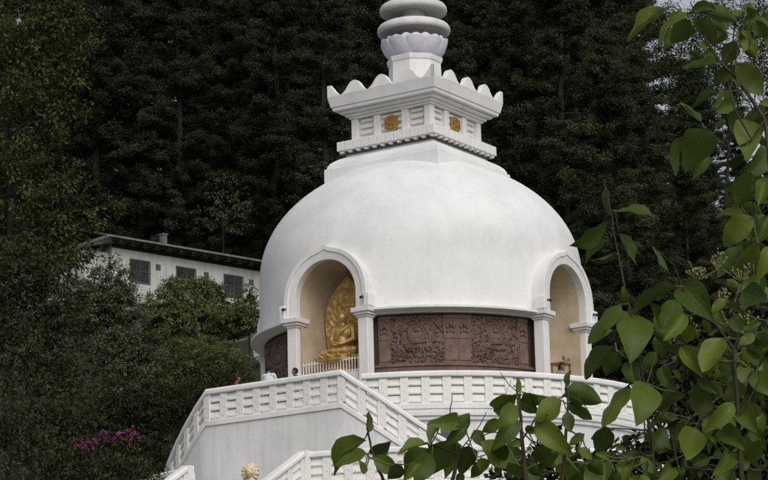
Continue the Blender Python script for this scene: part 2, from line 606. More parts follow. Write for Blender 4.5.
make_ground()

# ------------------------------------------------------------------ the pagoda (local frame: -Y faces the statue niche)
AZ = R(-32.7)
pag = thing('stupa', 'large white domed stupa with square crown, ringed spire and brown carved drum', 'stupa', (0, 0, 0), AZ)
Z_LEDGE = 3.68
Z_EQ, R_DOME, B_DOME = 5.76, 5.36, 3.86


def arch_outline(hw, zs, zc, n=20, z0=None):
    """stilted arch polygon (x, z), from bottom right counter-clockwise"""
    z0 = zs if z0 is None else z0
    pts = [(hw, z0)]
    if zc > z0:
        pts.append((hw, zc))
    pts += [(hw * math.cos(math.pi * i / n), zc + hw * math.sin(math.pi * i / n)) for i in range(1, n)]
    pts += [(-hw, zc), (-hw, z0)]
    return pts


HW = 1.16          # niche opening half width
ZC = 4.26          # arch centre height
# dome and drum as solids with the four niches cut out of them
prof = [(R_DOME + 0.04, 3.50), (R_DOME + 0.03, 4.3), (R_DOME + 0.02, 5.0)]
for i in range(0, 29):
    t = R(0.2 + 80 * i / 28.0)
    prof.append((R_DOME * math.cos(t), Z_EQ + B_DOME * math.sin(t)))
dome_me = MB().lathe(prof, 128).mesh('dome', ['dome', 'niche'])
drum_me = MB().lathe([(5.12, 0.0), (5.12, 3.49)], 128).mesh('drum_wall', ['relief_dark', 'niche'])
cut = MB()
for k in range(4):
    c = MB().prism(arch_outline(HW + 0.05, 0, ZC, 24, -0.5), -7.5, -3.2)
    q = Matrix.Rotation(k * math.pi / 2, 3, 'Z')
    cut.add([q @ Vector(p) for p in c.v], c.f)
cut_me = cut.mesh('cutter', ['niche'])
cut_o = link('cutter', cut_me)
bm_ = ('BOOLEAN', dict(operation='DIFFERENCE', object=cut_o, solver='EXACT'))
dome2 = evaluated(dome_me, [bm_])
drum2 = evaluated(drum_me, [bm_])
bpy.data.objects.remove(cut_o)
finish(dome2, 40, False)
finish(drum2, 40, False)
link('dome', dome2, pag)
link('drum_wall', drum2, pag)

# niches: beige apse, plinth, white arch surround, two pillars each
NF = -5.62          # plane of the arch faces


def apse_mesh():
    mb = MB()
    out = arch_outline(HW - 0.01, 0, ZC, 28, 0.0)
    ys = [(-5.34, 1.0), (-4.9, 1.0), (-4.55, 1.0)] + [(-4.55 + 1.15 * math.sin(R(a)), math.cos(R(a))) for a in (12, 25, 38, 50, 62, 72, 80, 86)]
    n = len(out)
    vs, fs = [], []
    for y, s in ys:
        for x, z in out:
            zz = z if z < 1.75 else 1.75 + (z - 1.75) * (s if s >= 1 else (0.72 + 0.28 * s) if z > ZC + 0.3 else 1.0 - (1 - s) * 0.2 * max(0, z - 1.75) / 2.6)
            vs.append((x * s, y, zz))
    for j in range(len(ys) - 1):
        for i in range(n - 1):
            fs.append((j * n + i, j * n + i + 1, (j + 1) * n + i + 1, (j + 1) * n + i))
    fs.append(tuple((len(ys) - 1) * n + i for i in range(n)))
    return mb.add(vs, fs).mesh('niche_lining', ['niche'], 50, False)


def surround_mesh():
    """white arch surround with an ogee tip, extruded back into the dome"""
    mb = MB()
    n = 32
    inn, outp = [(HW, Z_LEDGE + 0.02), (HW, ZC)], [(1.60, Z_LEDGE + 0.02), (1.57, ZC)]
    for i in range(1, n):
        t = math.pi * i / n
        inn.append((HW * math.cos(t), ZC + HW * math.sin(t)))
        r = 1.56
        d = abs(t - math.pi / 2)
        tip = 0.13 * max(0.0, 1 - d / 0.17) ** 1.5
        outp.append(((r) * math.cos(t), ZC + (r - 0.03) * math.sin(t) + tip))
    inn += [(-HW, ZC), (-HW, Z_LEDGE + 0.02)]
    outp += [(-1.57, ZC), (-1.60, Z_LEDGE + 0.02)]
    k = len(inn)
    loops = []
    # inner front, mid moulding, outer front, outer back, inner back
    mid = [((a[0] * 0.4 + b[0] * 0.6), (a[1] * 0.4 + b[1] * 0.6)) for a, b in zip(inn, outp)]
    mid2 = [((a[0] * 0.34 + b[0] * 0.66), (a[1] * 0.34 + b[1] * 0.66)) for a, b in zip(inn, outp)]
    for pts, y in ((inn, NF + 0.02), (mid, NF - 0.0), (mid2, NF - 0.035), (outp, NF - 0.035), (outp, -3.6), (inn, -5.0)):
        loops.append([(x, y, z) for x, z in pts])
    vs = [p for lp in loops for p in lp]
    fs = []
    for a in range(6):
        b = (a + 1) % 6
        for i in range(k - 1):
            fs.append((a * k + i, a * k + i + 1, b * k + i + 1, b * k + i))
    fs.append(tuple(a * k for a in range(6)))
    fs.append(tuple(a * k + k - 1 for a in range(6)))
    return mb.add(vs, fs).mesh('arch_surround', ['white'], 40)


def pillar_mesh():
    mb = MB()
    w = 0.175
    mb.box(-w, w, -w, w, 0.25, 3.38)
    mb.box(-w - 0.06, w + 0.06, -w - 0.06, w + 0.06, 0, 0.247)
    mb.frustum(w + 0.02, 3.383, w + 0.06, 3.46)
    mb.frustum(w + 0.10, 3.463, w + 0.10, 3.54)
    mb.frustum(w + 0.16, 3.543, w + 0.17, 3.69)
    return bevel(mb.mesh('pillar', ['white']), 0.012)


apse_me, surr_me, pil_me = apse_mesh(), surround_mesh(), pillar_mesh()
plinth_me = MB().box(-HW + 0.004, HW - 0.004, NF + 0.2, -3.5, 0.0, 1.75).mesh('niche_plinth', ['white'])
foot_me = bevel(MB().box(-0.10, 0.10, 0.0, 0.35, 0, 0.42).mesh('surround_foot', ['white']), 0.015)
lamp_me = MB().tube([(0, 0, 0), (0, -0.09, -0.01), (0, -0.16, -0.05)], [0.03, 0.035, 0.05], 8).mesh('niche_lamp', ['black_mark'])
for k in range(4):
    rz = k * math.pi / 2
    q = Matrix.Rotation(rz, 3, 'Z')
    link('niche_lining', apse_me, pag, rot=(0, 0, rz))
    link('niche_plinth', plinth_me, pag, rot=(0, 0, rz))
    sr = link('arch_surround', surr_me, pag, rot=(0, 0, rz))
    for s in (-1, 1):
        link('pillar', pil_me, pag, q @ Vector((s * 1.36, -5.37, 0)), (0, 0, rz))
        link('surround_foot', foot_me, sr, (s * 1.62, NF - 0.09, Z_LEDGE + 0.014))
        link('niche_lamp', lamp_me, sr, (s * 1.50, NF - 0.05, 4.0))

# ledge between the niches, and the carved brown drum below it
gap = math.asin(1.50 / 5.5)


def ledge_arc():
    mb = MB()
    n = 28
    a0, a1 = gap, math.pi / 2 - gap
    pf = [(5.13, 3.53), (5.42, 3.53), (5.48, 3.565), (5.66, 3.575), (5.70, 3.60), (5.70, 3.665), (5.60, 3.70), (5.36, 3.76), (5.13, 3.76)]
    p = len(pf)
    vs, fs = [], []
    for i in range(n + 1):
        a = a0 + (a1 - a0) * i / n
        vs += [(r * math.sin(a), -r * math.cos(a), z) for r, z in pf]
    for i in range(n):
        fs += [(i * p + j, i * p + (j + 1) % p, (i + 1) * p + (j + 1) % p, (i + 1) * p + j) for j in range(p)]
    fs += [tuple(range(p)), tuple(n * p + j for j in range(p))]
    return mb.add(vs, fs).mesh('ledge', ['white'], 40)


ledge_me = ledge_arc()


def carving(w, h, seed, nx=120, nz=100):
    """height field of scrolling leaves round a central emblem, values 0..1"""
    rg = np.random.default_rng(seed)
    X, Z = np.meshgrid(np.linspace(-w / 2, w / 2, nx), np.linspace(0, h, nz))
    H = np.zeros_like(X)

    def petal(cx, cz, L, W, ang, hh):
        dx, dz = X - cx, Z - cz
        u = (dx * math.cos(ang) + dz * math.sin(ang)) / L
        v = (-dx * math.sin(ang) + dz * math.cos(ang)) / W
        q = 1 - u * u - v * v * (1 + 0.8 * np.clip(u, -1, 1))
        g = hh * np.sqrt(np.clip(q, 0, 1)) * (1 - 0.35 * np.exp(-(v / 0.18) ** 2))
        np.maximum(H, g, out=H)
    # vine spirals of petals
    for _ in range(64):
        cx, cz = rg.uniform(-w / 2, w / 2), rg.uniform(0.05, h - 0.05)
        a0, rot = rg.uniform(0, 6.28), rg.choice((-1, 1))
        for k in range(9):
            a = a0 + rot * k * 0.75
            rr = 0.035 + 0.026 * k
            petal(cx + rr * math.cos(a), cz + rr * math.sin(a), rg.uniform(0.06, 0.10), rg.uniform(0.022, 0.036), a + rot * 1.0 + rg.normal(0, 0.3), rg.uniform(0.55, 0.95))
    # central figure: halo, head, shoulders, lap, lotus
    cz = h * 0.60
    for rad, hh in ((0.30, 0.75), (0.22, 0.55)):
        d = np.hypot(X, (Z - cz - 0.05))
        m = d < rad
        H[m] = np.where(np.abs(d[m] - rad) < 0.035, hh + 0.2, hh * 0.75)
    petal(0, cz + 0.13, 0.085, 0.10, math.pi / 2, 1.35)
    petal(0, cz - 0.08, 0.17, 0.13, math.pi / 2, 1.25)
    petal(0, cz - 0.24, 0.28, 0.085, 0, 1.3)
    for s in (-1, 1):
        petal(s * 0.14, cz - 0.08, 0.15, 0.05, math.pi / 2 + s * 0.35, 1.15)
        petal(s * 0.42, cz - 0.1, 0.22, 0.10, math.pi / 2 + s * 0.12, 1.0)
        petal(s * 0.42, cz + 0.16, 0.07, 0.065, 0, 1.1)
    for k in range(-4, 5):
        petal(k * 0.085, cz - 0.40, 0.10, 0.045, math.pi / 2 - k * 0.16, 1.1)
    # top band of swags
    for k in range(int(w / 0.16)):
        petal(-w / 2 + 0.08 + k * 0.16, h - 0.06, 0.09, 0.05, 0.5 * (-1) ** k, 0.9)
    edge = np.minimum.reduce([X + w / 2, w / 2 - X, Z, h - Z])
    H *= np.clip(edge / 0.03, 0, 1)
    return X, Z, H


def panel_mesh(w, h, seed, r=5.15, depth=0.085):
    X, Z, H = carving(w, h, seed)
    nz, nx = X.shape
    A = X / r
    RR = r + depth * H
    V = np.stack([RR * np.sin(A), -RR * np.cos(A), Z], -1).reshape(-1, 3)
    F = [(j * nx + i, j * nx + i + 1, (j + 1) * nx + i + 1, (j + 1) * nx + i) for j in range(nz - 1) for i in range(nx - 1)]
    me = bpy.data.meshes.new('carved_panel')
    me.from_pydata(V.tolist(), [], F)
    me.materials.append(M['relief'])
    finish(me, 60, False)
    return me


PAN_Z0, PAN_Z1 = 1.92, 3.46
pan_me = [panel_mesh(1.86, PAN_Z1 - PAN_Z0, 3), panel_mesh(1.86, PAN_Z1 - PAN_Z0, 11)]


def pilaster_mesh(w):
    mb = MB()
    a = w / 2 / 5.2
    mb.arcbox(-a, a, 5.13, 5.20, 0.0, 0.76, 3)
    mb.arcbox(-a, a, 5.13, 5.20, 0.775, 1.535, 3)
    mb.arcbox(-a * 0.78, a * 0.78, 5.20, 5.225, 0.08, 0.70, 3)
    # carved drop on the upper part
    for s in (-1, 0, 1):
        mb.sphere((s * w * 0.22, -5.235, 1.22 - abs(s) * 0.05), 0.055, 8, 0, (0.9, 0.6, 1.7))
        mb.sphere((s * w * 0.22, -5.235, 1.03 - abs(s) * 0.03), 0.04, 8, 0, (0.9, 0.6, 1.5))
    mb.arcbox(-a, a, 5.20, 5.23, 1.42, 1.50, 3)
    return mb.mesh('pilaster', ['relief_plain'], 50)


pila_me = {w: pilaster_mesh(w) for w in (0.40, 0.46)}


def frieze_meshes():
    """low bands under the carved panels"""
    a0, a1 = gap - 0.02, math.pi / 2 - gap + 0.02
    mb = MB()
    mb.arcbox(a0, a1, 5.13, 5.22, 0.0, 1.30, 30)
    mb.arcbox(a0, a1, 5.13, 5.27, 1.304, 1.40, 30)
    mb.arcbox(a0, a1, 5.13, 5.21, 1.404, 1.60, 30)
    mb.arcbox(a0, a1, 5.13, 5.25, 1.604, 1.68, 30)
    mb.arcbox(a0, a1, 5.13, 5.21, 1.684, 1.82, 30)
    mb.arcbox(a0, a1, 5.13, 5.26, 1.824, 1.91, 30)
    base = mb.mesh('frieze', ['relief_plain'], 50)
    mb = MB()
    mb.arcbox(-0.058, 0.058, 5.21, 5.245, 0.0, 0.12, 3)
    blk = bevel(mb.mesh('frieze_block', ['relief_plain']), 0.008)
    top = MB().arcbox(a0, a1, 5.13, 5.24, 3.47, 3.526, 30).mesh('panel_head', ['relief_plain'], 50)
    return base, blk, top


fr_me, blk_me, top_me = frieze_meshes()
for k in range(4):
    rz = k * math.pi / 2
    link('ledge', ledge_me, pag, rot=(0, 0, rz))
    fz = link('frieze', fr_me, pag, rot=(0, 0, rz))
    link('panel_head', top_me, pag, rot=(0, 0, rz))
    for j in range(9):
        link('frieze_block', blk_me, fz, (0, 0, 1.44 if j % 2 else 1.432), (0, 0, gap + 0.06 + j * (math.pi / 2 - 2 * gap - 0.12) / 8))
    span = math.pi / 2 - 2 * gap
    # dark edge, pilaster, panel, two pilasters, panel, pilaster
    seq = [('s', 0.16), ('p', 0.40), ('c', 1.86), ('p', 0.46), ('p', 0.46), ('c', 1.86), ('p', 0.40), ('s', 0.16)]
    tot = sum(w for _, w in seq) + 0.02 * (len(seq) - 1)
    sc = span * 5.2 / tot
    a = gap
    ci = 0
    for t, w in seq:
        mid_a = a + (w / 2 * sc) / 5.2
        if t == 'p':
            link('pilaster', pila_me[w], pag, (0, 0, PAN_Z0), (0, 0, rz + mid_a))
        elif t == 'c':
            o = link('carved_panel', pan_me[(ci + k) % 2] if k in (0, 3) else pan_me[ci], pag, (0, 0, PAN_Z0), (0, 0, rz + mid_a))
            o.scale = (1, 1, 1)
            ci += 1
        a += (w + 0.02) * sc / 5.2

# --------------------------------------------------------------- square crown (harmika)
bevel_obj = lambda mb, name, mat, w=0.015, parent=pag, seg=1: link(name, bevel(mb.mesh(name, [mat]), w, seg), parent)
bevel_obj(MB().frustum(2.27, 8.55, 2.27, 9.41), 'crown_base', 'dome', 0.02)
mb = MB()
cush = [(2.20, 9.413), (2.18, 9.51), (2.12, 9.61), (2.02, 9.70), (1.90, 9.78), (1.80, 9.83), (1.72, 9.87), (1.70, 9.94)]
for (a0, z0), (a1, z1) in zip(cush[:-1], cush[1:]):
    k = len(mb.v)
    vs = [(sx * a, sy * a, z) for a, z in ((a0, z0), (a1, z1)) for sx, sy in ((-1, -1), (1, -1), (1, 1), (-1, 1))]
    mb.add(vs, [(i, (i + 1) % 4, 4 + (i + 1) % 4, 4 + i) for i in range(4)])
k = len(mb.v)
mb.add([(-1.70, -1.70, 9.94), (1.70, -1.70, 9.94), (1.70, 1.70, 9.94), (-1.70, 1.70, 9.94)], [(0, 1, 2, 3)])
cu = mb.mesh('crown_cushion', ['dome'])
bmx = bmesh.new()
bmx.from_mesh(cu)
bmesh.ops.remove_doubles(bmx, verts=bmx.verts, dist=1e-4)
bmx.to_mesh(cu)
bmx.free()
finish(cu, 30)
link('crown_cushion', cu, pag)
# toothed slab: a core with a row of upright tiles
SLZ = 10.0
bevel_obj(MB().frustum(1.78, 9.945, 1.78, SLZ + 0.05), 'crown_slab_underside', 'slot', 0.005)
slab = bevel_obj(MB().frustum(1.90, SLZ + 0.053, 1.90, SLZ + 0.36), 'crown_slab', 'white', 0.012)
NT = 12
tw = 3.9 / NT
tooth_me = bevel(MB().box(-tw / 2 + 0.012, tw / 2 - 0.012, -0.05, 0.05, 0.0, 0.31).mesh('slab_tile', ['white']), 0.008)
dent_me = bevel(MB().box(-0.06, 0.06, -0.07, 0.07, 0, 0.075).mesh('dentil', ['white']), 0.006)
for k in range(4):
    q = Matrix.Rotation(k * math.pi / 2, 3, 'Z')
    for i in range(NT):
        x = -1.95 + tw * (i + 0.5)
        link('slab_tile', tooth_me, slab, q @ Vector((x, -1.905, SLZ + 0.058)), (0, 0, k * math.pi / 2))
        link('dentil', dent_me, slab, q @ Vector((x, -1.845, SLZ - 0.022)), (0, 0, k * math.pi / 2))
# box with piers, slatted openings and gilded medallions
BZ0, BZ1 = SLZ + 0.363, 11.18
A_BOX = 1.585
bevel_obj(MB().frustum(A_BOX - 0.14, BZ0, A_BOX - 0.14, BZ1 + 0.05), 'crown_box', 'white', 0.01)
pier = bevel(MB().box(-0.13, 0.13, -0.10, 0.06, BZ0, BZ1).mesh('crown_pier', ['white']), 0.01)
slat_me = {}
for w in (0.47, 0.82):
    mb = MB()
    mb.prism([(-w / 2, 0), (w / 2, 0), (w / 2, 0.105), (-w / 2, 0.105)], -0.05, 0.06)
    slat_me[w] = bevel(mb.mesh('crown_slat', ['white']), 0.008)


def medallion_mesh():
    mb = MB()
    n = 24
    # outer ring, disc and raised interlaced bars
    for r0, r1, y in ((0.23, 0.29, -0.05), (0.0, 0.232, -0.025)):
        vs, fs = [], []
        for i in range(n):
            a = 2 * math.pi * i / n
            vs += [(r1 * math.cos(a), y, r1 * math.sin(a)), (r1 * math.cos(a), 0.05, r1 * math.sin(a)), (max(r0, 0.001) * math.cos(a), y, max(r0, 0.001) * math.sin(a))]
        for i in range(n):
            j = (i + 1) % n
            fs += [(3 * i, 3 * j, 3 * j + 1, 3 * i + 1), (3 * i, 3 * i + 2, 3 * j + 2, 3 * j)]
        mb.add(vs, fs)
    mb.box(-0.022, 0.022, -0.06, 0.0, -0.225, 0.225)
    for sx in (-1, 1):
        for sz in (-1, 1):
            pts = [(sx * (0.045 + 0.085 * math.sin(t)), -0.055, sz * (0.095 - 0.085 * math.cos(t))) for t in [math.pi * i / 8 for i in range(9)]]
            mb.tube(pts, 0.023, 6)
    return mb.mesh('medallion', ['gold_dull'], 40)


med_me = medallion_mesh()
for k in range(4):
    rz = k * math.pi / 2
    q = Matrix.Rotation(rz, 3, 'Z')
    bx_ = bevel_obj(MB().box(-A_BOX, -A_BOX + 0.26, -A_BOX, -A_BOX + 0.26, BZ0, BZ1), 'crown_pier', 'white', 0.01)
    bx_.rotation_euler = (0, 0, rz)
    for x in (-0.56, 0.56):
        link('crown_pier', pier, pag, q @ Vector((x, -A_BOX + 0.10 - 0.001 * k, 0)), (0, 0, rz))
    for cx, w in ((-1.005, 0.47), (0, 0.82), (1.005, 0.47)):
        for j in range(4):
            link('crown_slat', slat_me[w], pag, q @ Vector((cx, -A_BOX + 0.12, BZ0 + 0.04 + j * 0.21)), (0, 0, rz))
    link('medallion', med_me, pag, q @ Vector((0, -A_BOX + 0.06, (BZ0 + BZ1) / 2 + 0.02)), (0, 0, rz))
# stepped cornice, parapet and petal merlons
cz = BZ1
for i, (a, h) in enumerate(((1.64, 0.075), (1.73, 0.095), (1.87, 0.10), (2.03, 0.115))):
    bevel_obj(MB().frustum(a, cz + 0.003, a + 0.02, cz + h), 'cornice_step', 'white', 0.012)
    cz += h
PZ = cz
mb = MB()
vs = []
for a, z in ((2.08, PZ + 0.003), (2.16, PZ + 0.36), (1.97, PZ + 0.36), (1.95, PZ + 0.1)):
    vs += [(sx * a, sy * a, z) for sx, sy in ((-1, -1), (1, -1), (1, 1), (-1, 1))]
fs = []
for j in range(3):
    fs += [(j * 4 + i, j * 4 + (i + 1) % 4, (j + 1) * 4 + (i + 1) % 4, (j + 1) * 4 + i) for i in range(4)]
fs += [(3, 2, 1, 0), (12, 13, 14, 15)]
parapet = link('parapet', bevel(mb.add(vs, fs).mesh('parapet', ['white']), 0.012), pag)


def petal_poly(w, h, half=0):
    """ogee petal outline; half = -1/+1 gives the half that meets a corner"""
    side = [(1.0, 0.0), (0.99, 0.03), (0.80, 0.16), (0.62, 0.36), (0.50, 0.56), (0.40, 0.74), (0.26, 0.90), (0.10, 0.985), (0.0, 1.0)]
    rgt = [(w / 2 * a, h * b) for a, b in side]
    lft = [(-x, z) for x, z in reversed(rgt[:-1])]
    if half > 0:
        return rgt + [(0, 0)]
    if half < 0:
        return [(0, h)] + lft + [(0, 0)]
    return rgt + lft


PITCH = 2 * 2.16 / 4
mer_me = bevel(MB().prism(petal_poly(PITCH, 0.44), -0.075, 0.10).mesh('merlon', ['white']), 0.012)
mb = MB()
mb.prism(petal_poly(PITCH, 0.41, 1), 0.0, 0.17)              # runs along +x from the corner
h2 = MB().prism(petal_poly(PITCH, 0.41, 1), -0.17, 0.0)      # the same turned to run along +y
q = Matrix.Rotation(math.pi / 2, 3, 'Z')
mb.add([q @ Vector(p) + Vector((0, 0.004, 0)) for p in h2.v], h2.f)
cor_me = bevel(mb.mesh('corner_merlon', ['white']), 0.008)
for k in range(4):
    rz = k * math.pi / 2
    q = Matrix.Rotation(rz, 3, 'Z')
    for i in range(1, 4):
        link('merlon', mer_me, parapet, q @ Vector((-2.16 + PITCH * i, -2.08, PZ + 0.355)), (R(-3), 0, rz))
    link('corner_merlon', cor_me, parapet, q @ Vector((-2.155, -2.155, PZ + 0.355)), (0, 0, rz))
# neck, lotus and ringed spire
NZ = PZ + 0.11
LB, LT = 13.36, 13.96
mb = MB()
o8 = math.pi / 8
mb.lathe([(1.10, NZ), (1.10, NZ + 0.30), (0.93, NZ + 0.34), (0.90, LB - 0.20), (0.94, LB - 0.17), (0.98, LB - 0.01)], 8, 0, o8)
neck = bevel_obj(mb, 'neck', 'white', 0.012)
bowl = MB().lathe([(0.80, LB), (0.92, LB + 0.10), (1.02, LB + 0.28), (1.08, LB + 0.44), (1.08, LB + 0.48), (0.6, LB + 0.50)], 48).build('lotus_bowl', 'lotus', pag, 40)


def lotus_petal(w, h, r0, r1):
    """petal hugging the bowl, its own frame: centred on -Y"""
    nu, nv = 8, 8
    vs, fs = [], []
    for j in range(nv + 1):
        t = j / nv
        wid = w * (math.sin(math.pi * (0.30 + 0.45 * t)) ** 0.6) * (1 if t < 0.8 else max(0.1, 1 - ((t - 0.8) / 0.2) ** 3.0 * 0.62))
        r = r0 + (r1 - r0) * (t ** 0.75)
        for i in range(nu + 1):
            u = (i / nu - 0.5) * 2
            a = u * wid / 2 / r1
            bulge = 0.075 * (1 - u * u) * math.sin(math.pi * min(1, t * 0.9 + 0.1)) + 0.02 * t ** 3
            rr = r + bulge
            vs.append((rr * math.sin(a), -rr * math.cos(a), h * t + 0.03 * (1 - u * u) * t))
    for j in range(nv):
        for i in range(nu):
            k = j * (nu + 1) + i
            fs.append((k, k + 1, k + nu + 2, k + nu + 1))
    me = MB().add(vs, fs).mesh('lotus_petal', ['lotus'], 180, False)
    return evaluated(me, [('SOLIDIFY', dict(thickness=0.05, offset=-1))])


pt_a, pt_b = lotus_petal(0.80, 0.60, 0.78, 1.15), lotus_petal(0.74, 0.62, 0.74, 1.09)
for k in range(10):
    a = 2 * math.pi * k / 10
    link('lotus_petal', pt_a, bowl, (0, 0, LB), (0, 0, a))
    link('lotus_petal', pt_b, bowl, (0, 0, LB + 0.01), (0, 0, a + math.pi / 10))
mb = MB()
shaft_top = 21.2
mb.lathe([(0.62, LT - 0.12), (0.42, LT - 0.05), (0.40, LT + 0.3), (0.30, shaft_top - 0.6), (0.20, shaft_top)], 24)
mb.build('spire_shaft', 'spire', pag, 40)
z = LT + 0.30
r = 1.25
for k in range(9):
    ring = MB()
    # thin-rimmed disc, low domed top, hollow underside
    ring.ringlathe([(0.30, z + 0.10), (r * 0.62, z + 0.10), (r * 0.86, z + 0.06), (r * 0.94, z), (r * 0.985, z + 0.03), (r, z + 0.10), (r * 0.99, z + 0.19), (r * 0.95, z + 0.27), (r * 0.84, z + 0.34), (r * 0.6, z + 0.41), (0.30, z + 0.45)], 64)
    ring.build('spire_ring', 'spire', pag, 50)
    z += 0.715 - 0.012 * k
    r *= 0.925
fin = MB()
fin.lathe([(0.24, z - 0.02), (0.34, z + 0.12), (0.30, z + 0.3), (0.14, z + 0.42), (0.22, z + 0.6), (0.26, z + 0.78), (0.18, z + 0.98), (0.05, z + 1.25), (0.01, z + 1.6)], 24)
fin.build('finial', 'gold_dull', pag, 50)

# ------------------------------------------------------------------ terraces, stairs and balustrades
Z_LOW, Z_GRD = -2.62, -4.35
ter = thing('terrace_platform', 'round white upper terrace platform carrying the stupa drum', 'platform', (0, 0, 0), AZ)
mb = MB()
mb.lathe([(7.94, Z_LOW + 0.004), (7.94, Z_LOW + 0.25), (7.86, Z_LOW + 0.30), (7.86, -0.36), (7.95, -0.33), (7.95, -0.24), (8.02, -0.21), (8.02, -0.105), (7.98, -0.09), (7.98, -0.004)], 128)
mb.build('platform_wall', 'wall', ter, 35)
MB().ringlathe([(5.13, -0.003), (7.97, -0.003), (7.97, 0.0), (5.13, 0.0)], 96).build('paving', 'paving', ter, 30)
# dark vent in the platform wall beside the stair
vent = MB().arcbox(-0.032, 0.032, 7.80, 7.868, 0, 0.62, 2).build('vent', 'slot', ter, None, (0, 0, -1.05), (0, 0, R(38)))
low = thing('lower_terrace', 'round white lower terrace platform below the landing wall', 'platform', (0, 0, 0), AZ)
mb = MB()
mb.lathe([(10.25, Z_GRD - 0.6), (10.25, Z_GRD + 0.3), (10.15, Z_GRD + 0.36), (10.15, Z_LOW - 0.34), (10.24, Z_LOW - 0.30), (10.24, Z_LOW - 0.12), (10.2, Z_LOW - 0.004)], 128)
mb.build('platform_wall', 'wall', low, 35)
MB().ringlathe([(7.95, Z_LOW - 0.003), (10.19, Z_LOW - 0.003), (10.19, Z_LOW), (7.95, Z_LOW)], 96).build('paving', 'paving', low, 30)

BAL_H = 1.16
POST_W, GAP_W = 0.25, 0.385


def post_mesh():
    mb = MB()
    w, d = POST_W / 2, 0.085
    mb.box(-w, w, -d, d, 0.0, 0.80)
    for s in (-1, 1):
        for z in (0.13, 0.40, 0.67):
            y0, y1 = s * d, s * (d + 0.007)
            k = 0.052
            vs = [(-k, y0, z - k), (k, y0, z - k), (k, y0, z + k), (-k, y0, z + k), (-k * .5, y1, z - k * .5), (k * .5, y1, z - k * .5), (k * .5, y1, z + k * .5), (-k * .5, y1, z + k * .5)]
            mb.add(vs, [(4, 5, 6, 7)] + [(i, (i + 1) % 4, 4 + (i + 1) % 4, 4 + i) for i in range(4)], 1)
    return mb.mesh('post', ['white', 'rosette'])


POST_ME = post_mesh()


def slat_mesh(w, shear):
    """one cast block of the pierced balustrade: a hipped pillow with a recessed top"""
    mb = MB()
    prof2 = [(0.02, 0.0), (0.076, 0.012), (0.080, 0.05), (0.060, 0.10), (0.015, 0.235), (-0.015, 0.235), (-0.060, 0.10), (-0.080, 0.05), (-0.076, 0.012), (-0.02, 0.0)]
    vs, fs = [], []
    xs = [(-w / 2, 0.80), (-w * 0.30, 1.0), (w * 0.30, 1.0), (w / 2, 0.80)]
    for x, k in xs:
        vs += [(x, -y * k, z + x * shear) for y, z in prof2]
    p = len(prof2)
    for i in range(3):
        fs += [(i * p + j, i * p + (j + 1) % p, (i + 1) * p + (j + 1) % p, (i + 1) * p + j) for j in range(p)]
    fs += [tuple(range(p)), tuple(3 * p + j for j in range(p))]
    return mb.add(vs, fs).mesh('grille_block', ['cream'])


def sweep(path, normals, prof_, name, mat, parent, closed=False):
    """profile [(outward, up)] swept along path of local points"""
    p = len(prof_)
    vs, fs = [], []
    for (x, y, z), (nx, ny) in zip(path, normals):
        vs += [(x + nx * u, y + ny * u, z + v) for u, v in prof_]
    n = len(path)
    for i in range(n - 1):
        fs += [(i * p + j, i * p + (j + 1) % p, (i + 1) * p + (j + 1) % p, (i + 1) * p + j) for j in range(p)]
    fs += [tuple(range(p)), tuple((n - 1) * p + j for j in range(p))]
    return MB().add(vs, fs).build(name, mat, parent, 30)


def path_normals(path):
    out = []
    n = len(path)
    for i in range(n):
        def nrm(a, b):
            d = Vector((path[b][0] - path[a][0], path[b][1] - path[a][1]))
            d.normalize()
            return Vector((d.y, -d.x))
        if i == 0:
            v = nrm(0, 1)
        elif i == n - 1:
            v = nrm(n - 2, n - 1)
        else:
            a, b = nrm(i - 1, i), nrm(i, i + 1)
            v = a + b
            v = v / max(0.3, v.length_squared / 2)
        out.append((v.x, v.y))
    return out


RAIL = [(-0.13, 0.985), (0.13, 0.985), (0.15, 1.01), (0.15, 1.10), (0.11, BAL_H), (-0.11, BAL_H), (-0.15, 1.10), (-0.15, 1.01)]
BASEC = [(-0.13, 0.0), (0.15, 0.0), (0.15, 0.15), (0.12, 0.18), (-0.12, 0.18), (-0.13, 0.15)]


def balustrade(name, label, path, end_posts=True):
    """path: local base nodes, one bay between neighbours (outward is to the right of travel)"""
    t = thing(name, label, 'balustrade', (0, 0, 0), AZ)
    nrm = path_normals(path)
    sweep(path, nrm, RAIL, 'rail', 'white', t)
    sweep(path, nrm, BASEC, 'base_course', 'white', t)
    cache = {}
    n = len(path)
    for i, (x, y, z) in enumerate(path):
        a = math.atan2(nrm[i][0], -nrm[i][1])
        if end_posts or 0 < i < n - 1:
            link('post', POST_ME, t, (x, y, z + 0.182), (0, 0, a))
        if i < n - 1:
            x2, y2, z2 = path[i + 1]
            d = math.hypot(x2 - x, y2 - y)
            sh = (z2 - z) / d
            a2 = math.atan2(y2 - y, x2 - x)
            key = (round(d, 2), round(sh, 2))
            if key not in cache:
                cache[key] = slat_mesh(d - POST_W + 0.01, sh)
            for j in range(3):
                link('grille_block', cache[key], t, ((x + x2) / 2, (y + y2) / 2, (z + z2) / 2 + 0.20 + 0.262 * j), (0, 0, a2))
    return t


def pol(rad, a, z):
    return (rad * math.sin(a), -rad * math.cos(a), z)


# upper ring, open at the stair landing (all angles local, from the statue niche)
LA = R(16.7)
R_UP, R_ST, R_LOW = 7.86, 8.78, 10.05
n = 69
n = 54
up_path = [pol(R_UP, LA + R(2.5) + (R(270) - LA - R(2.5)) * i / n, 0.0) for i in range(n + 1)]
balustrade('balustrade', 'white pierced balustrade ringing the upper terrace at the foot of the carved drum', up_path)
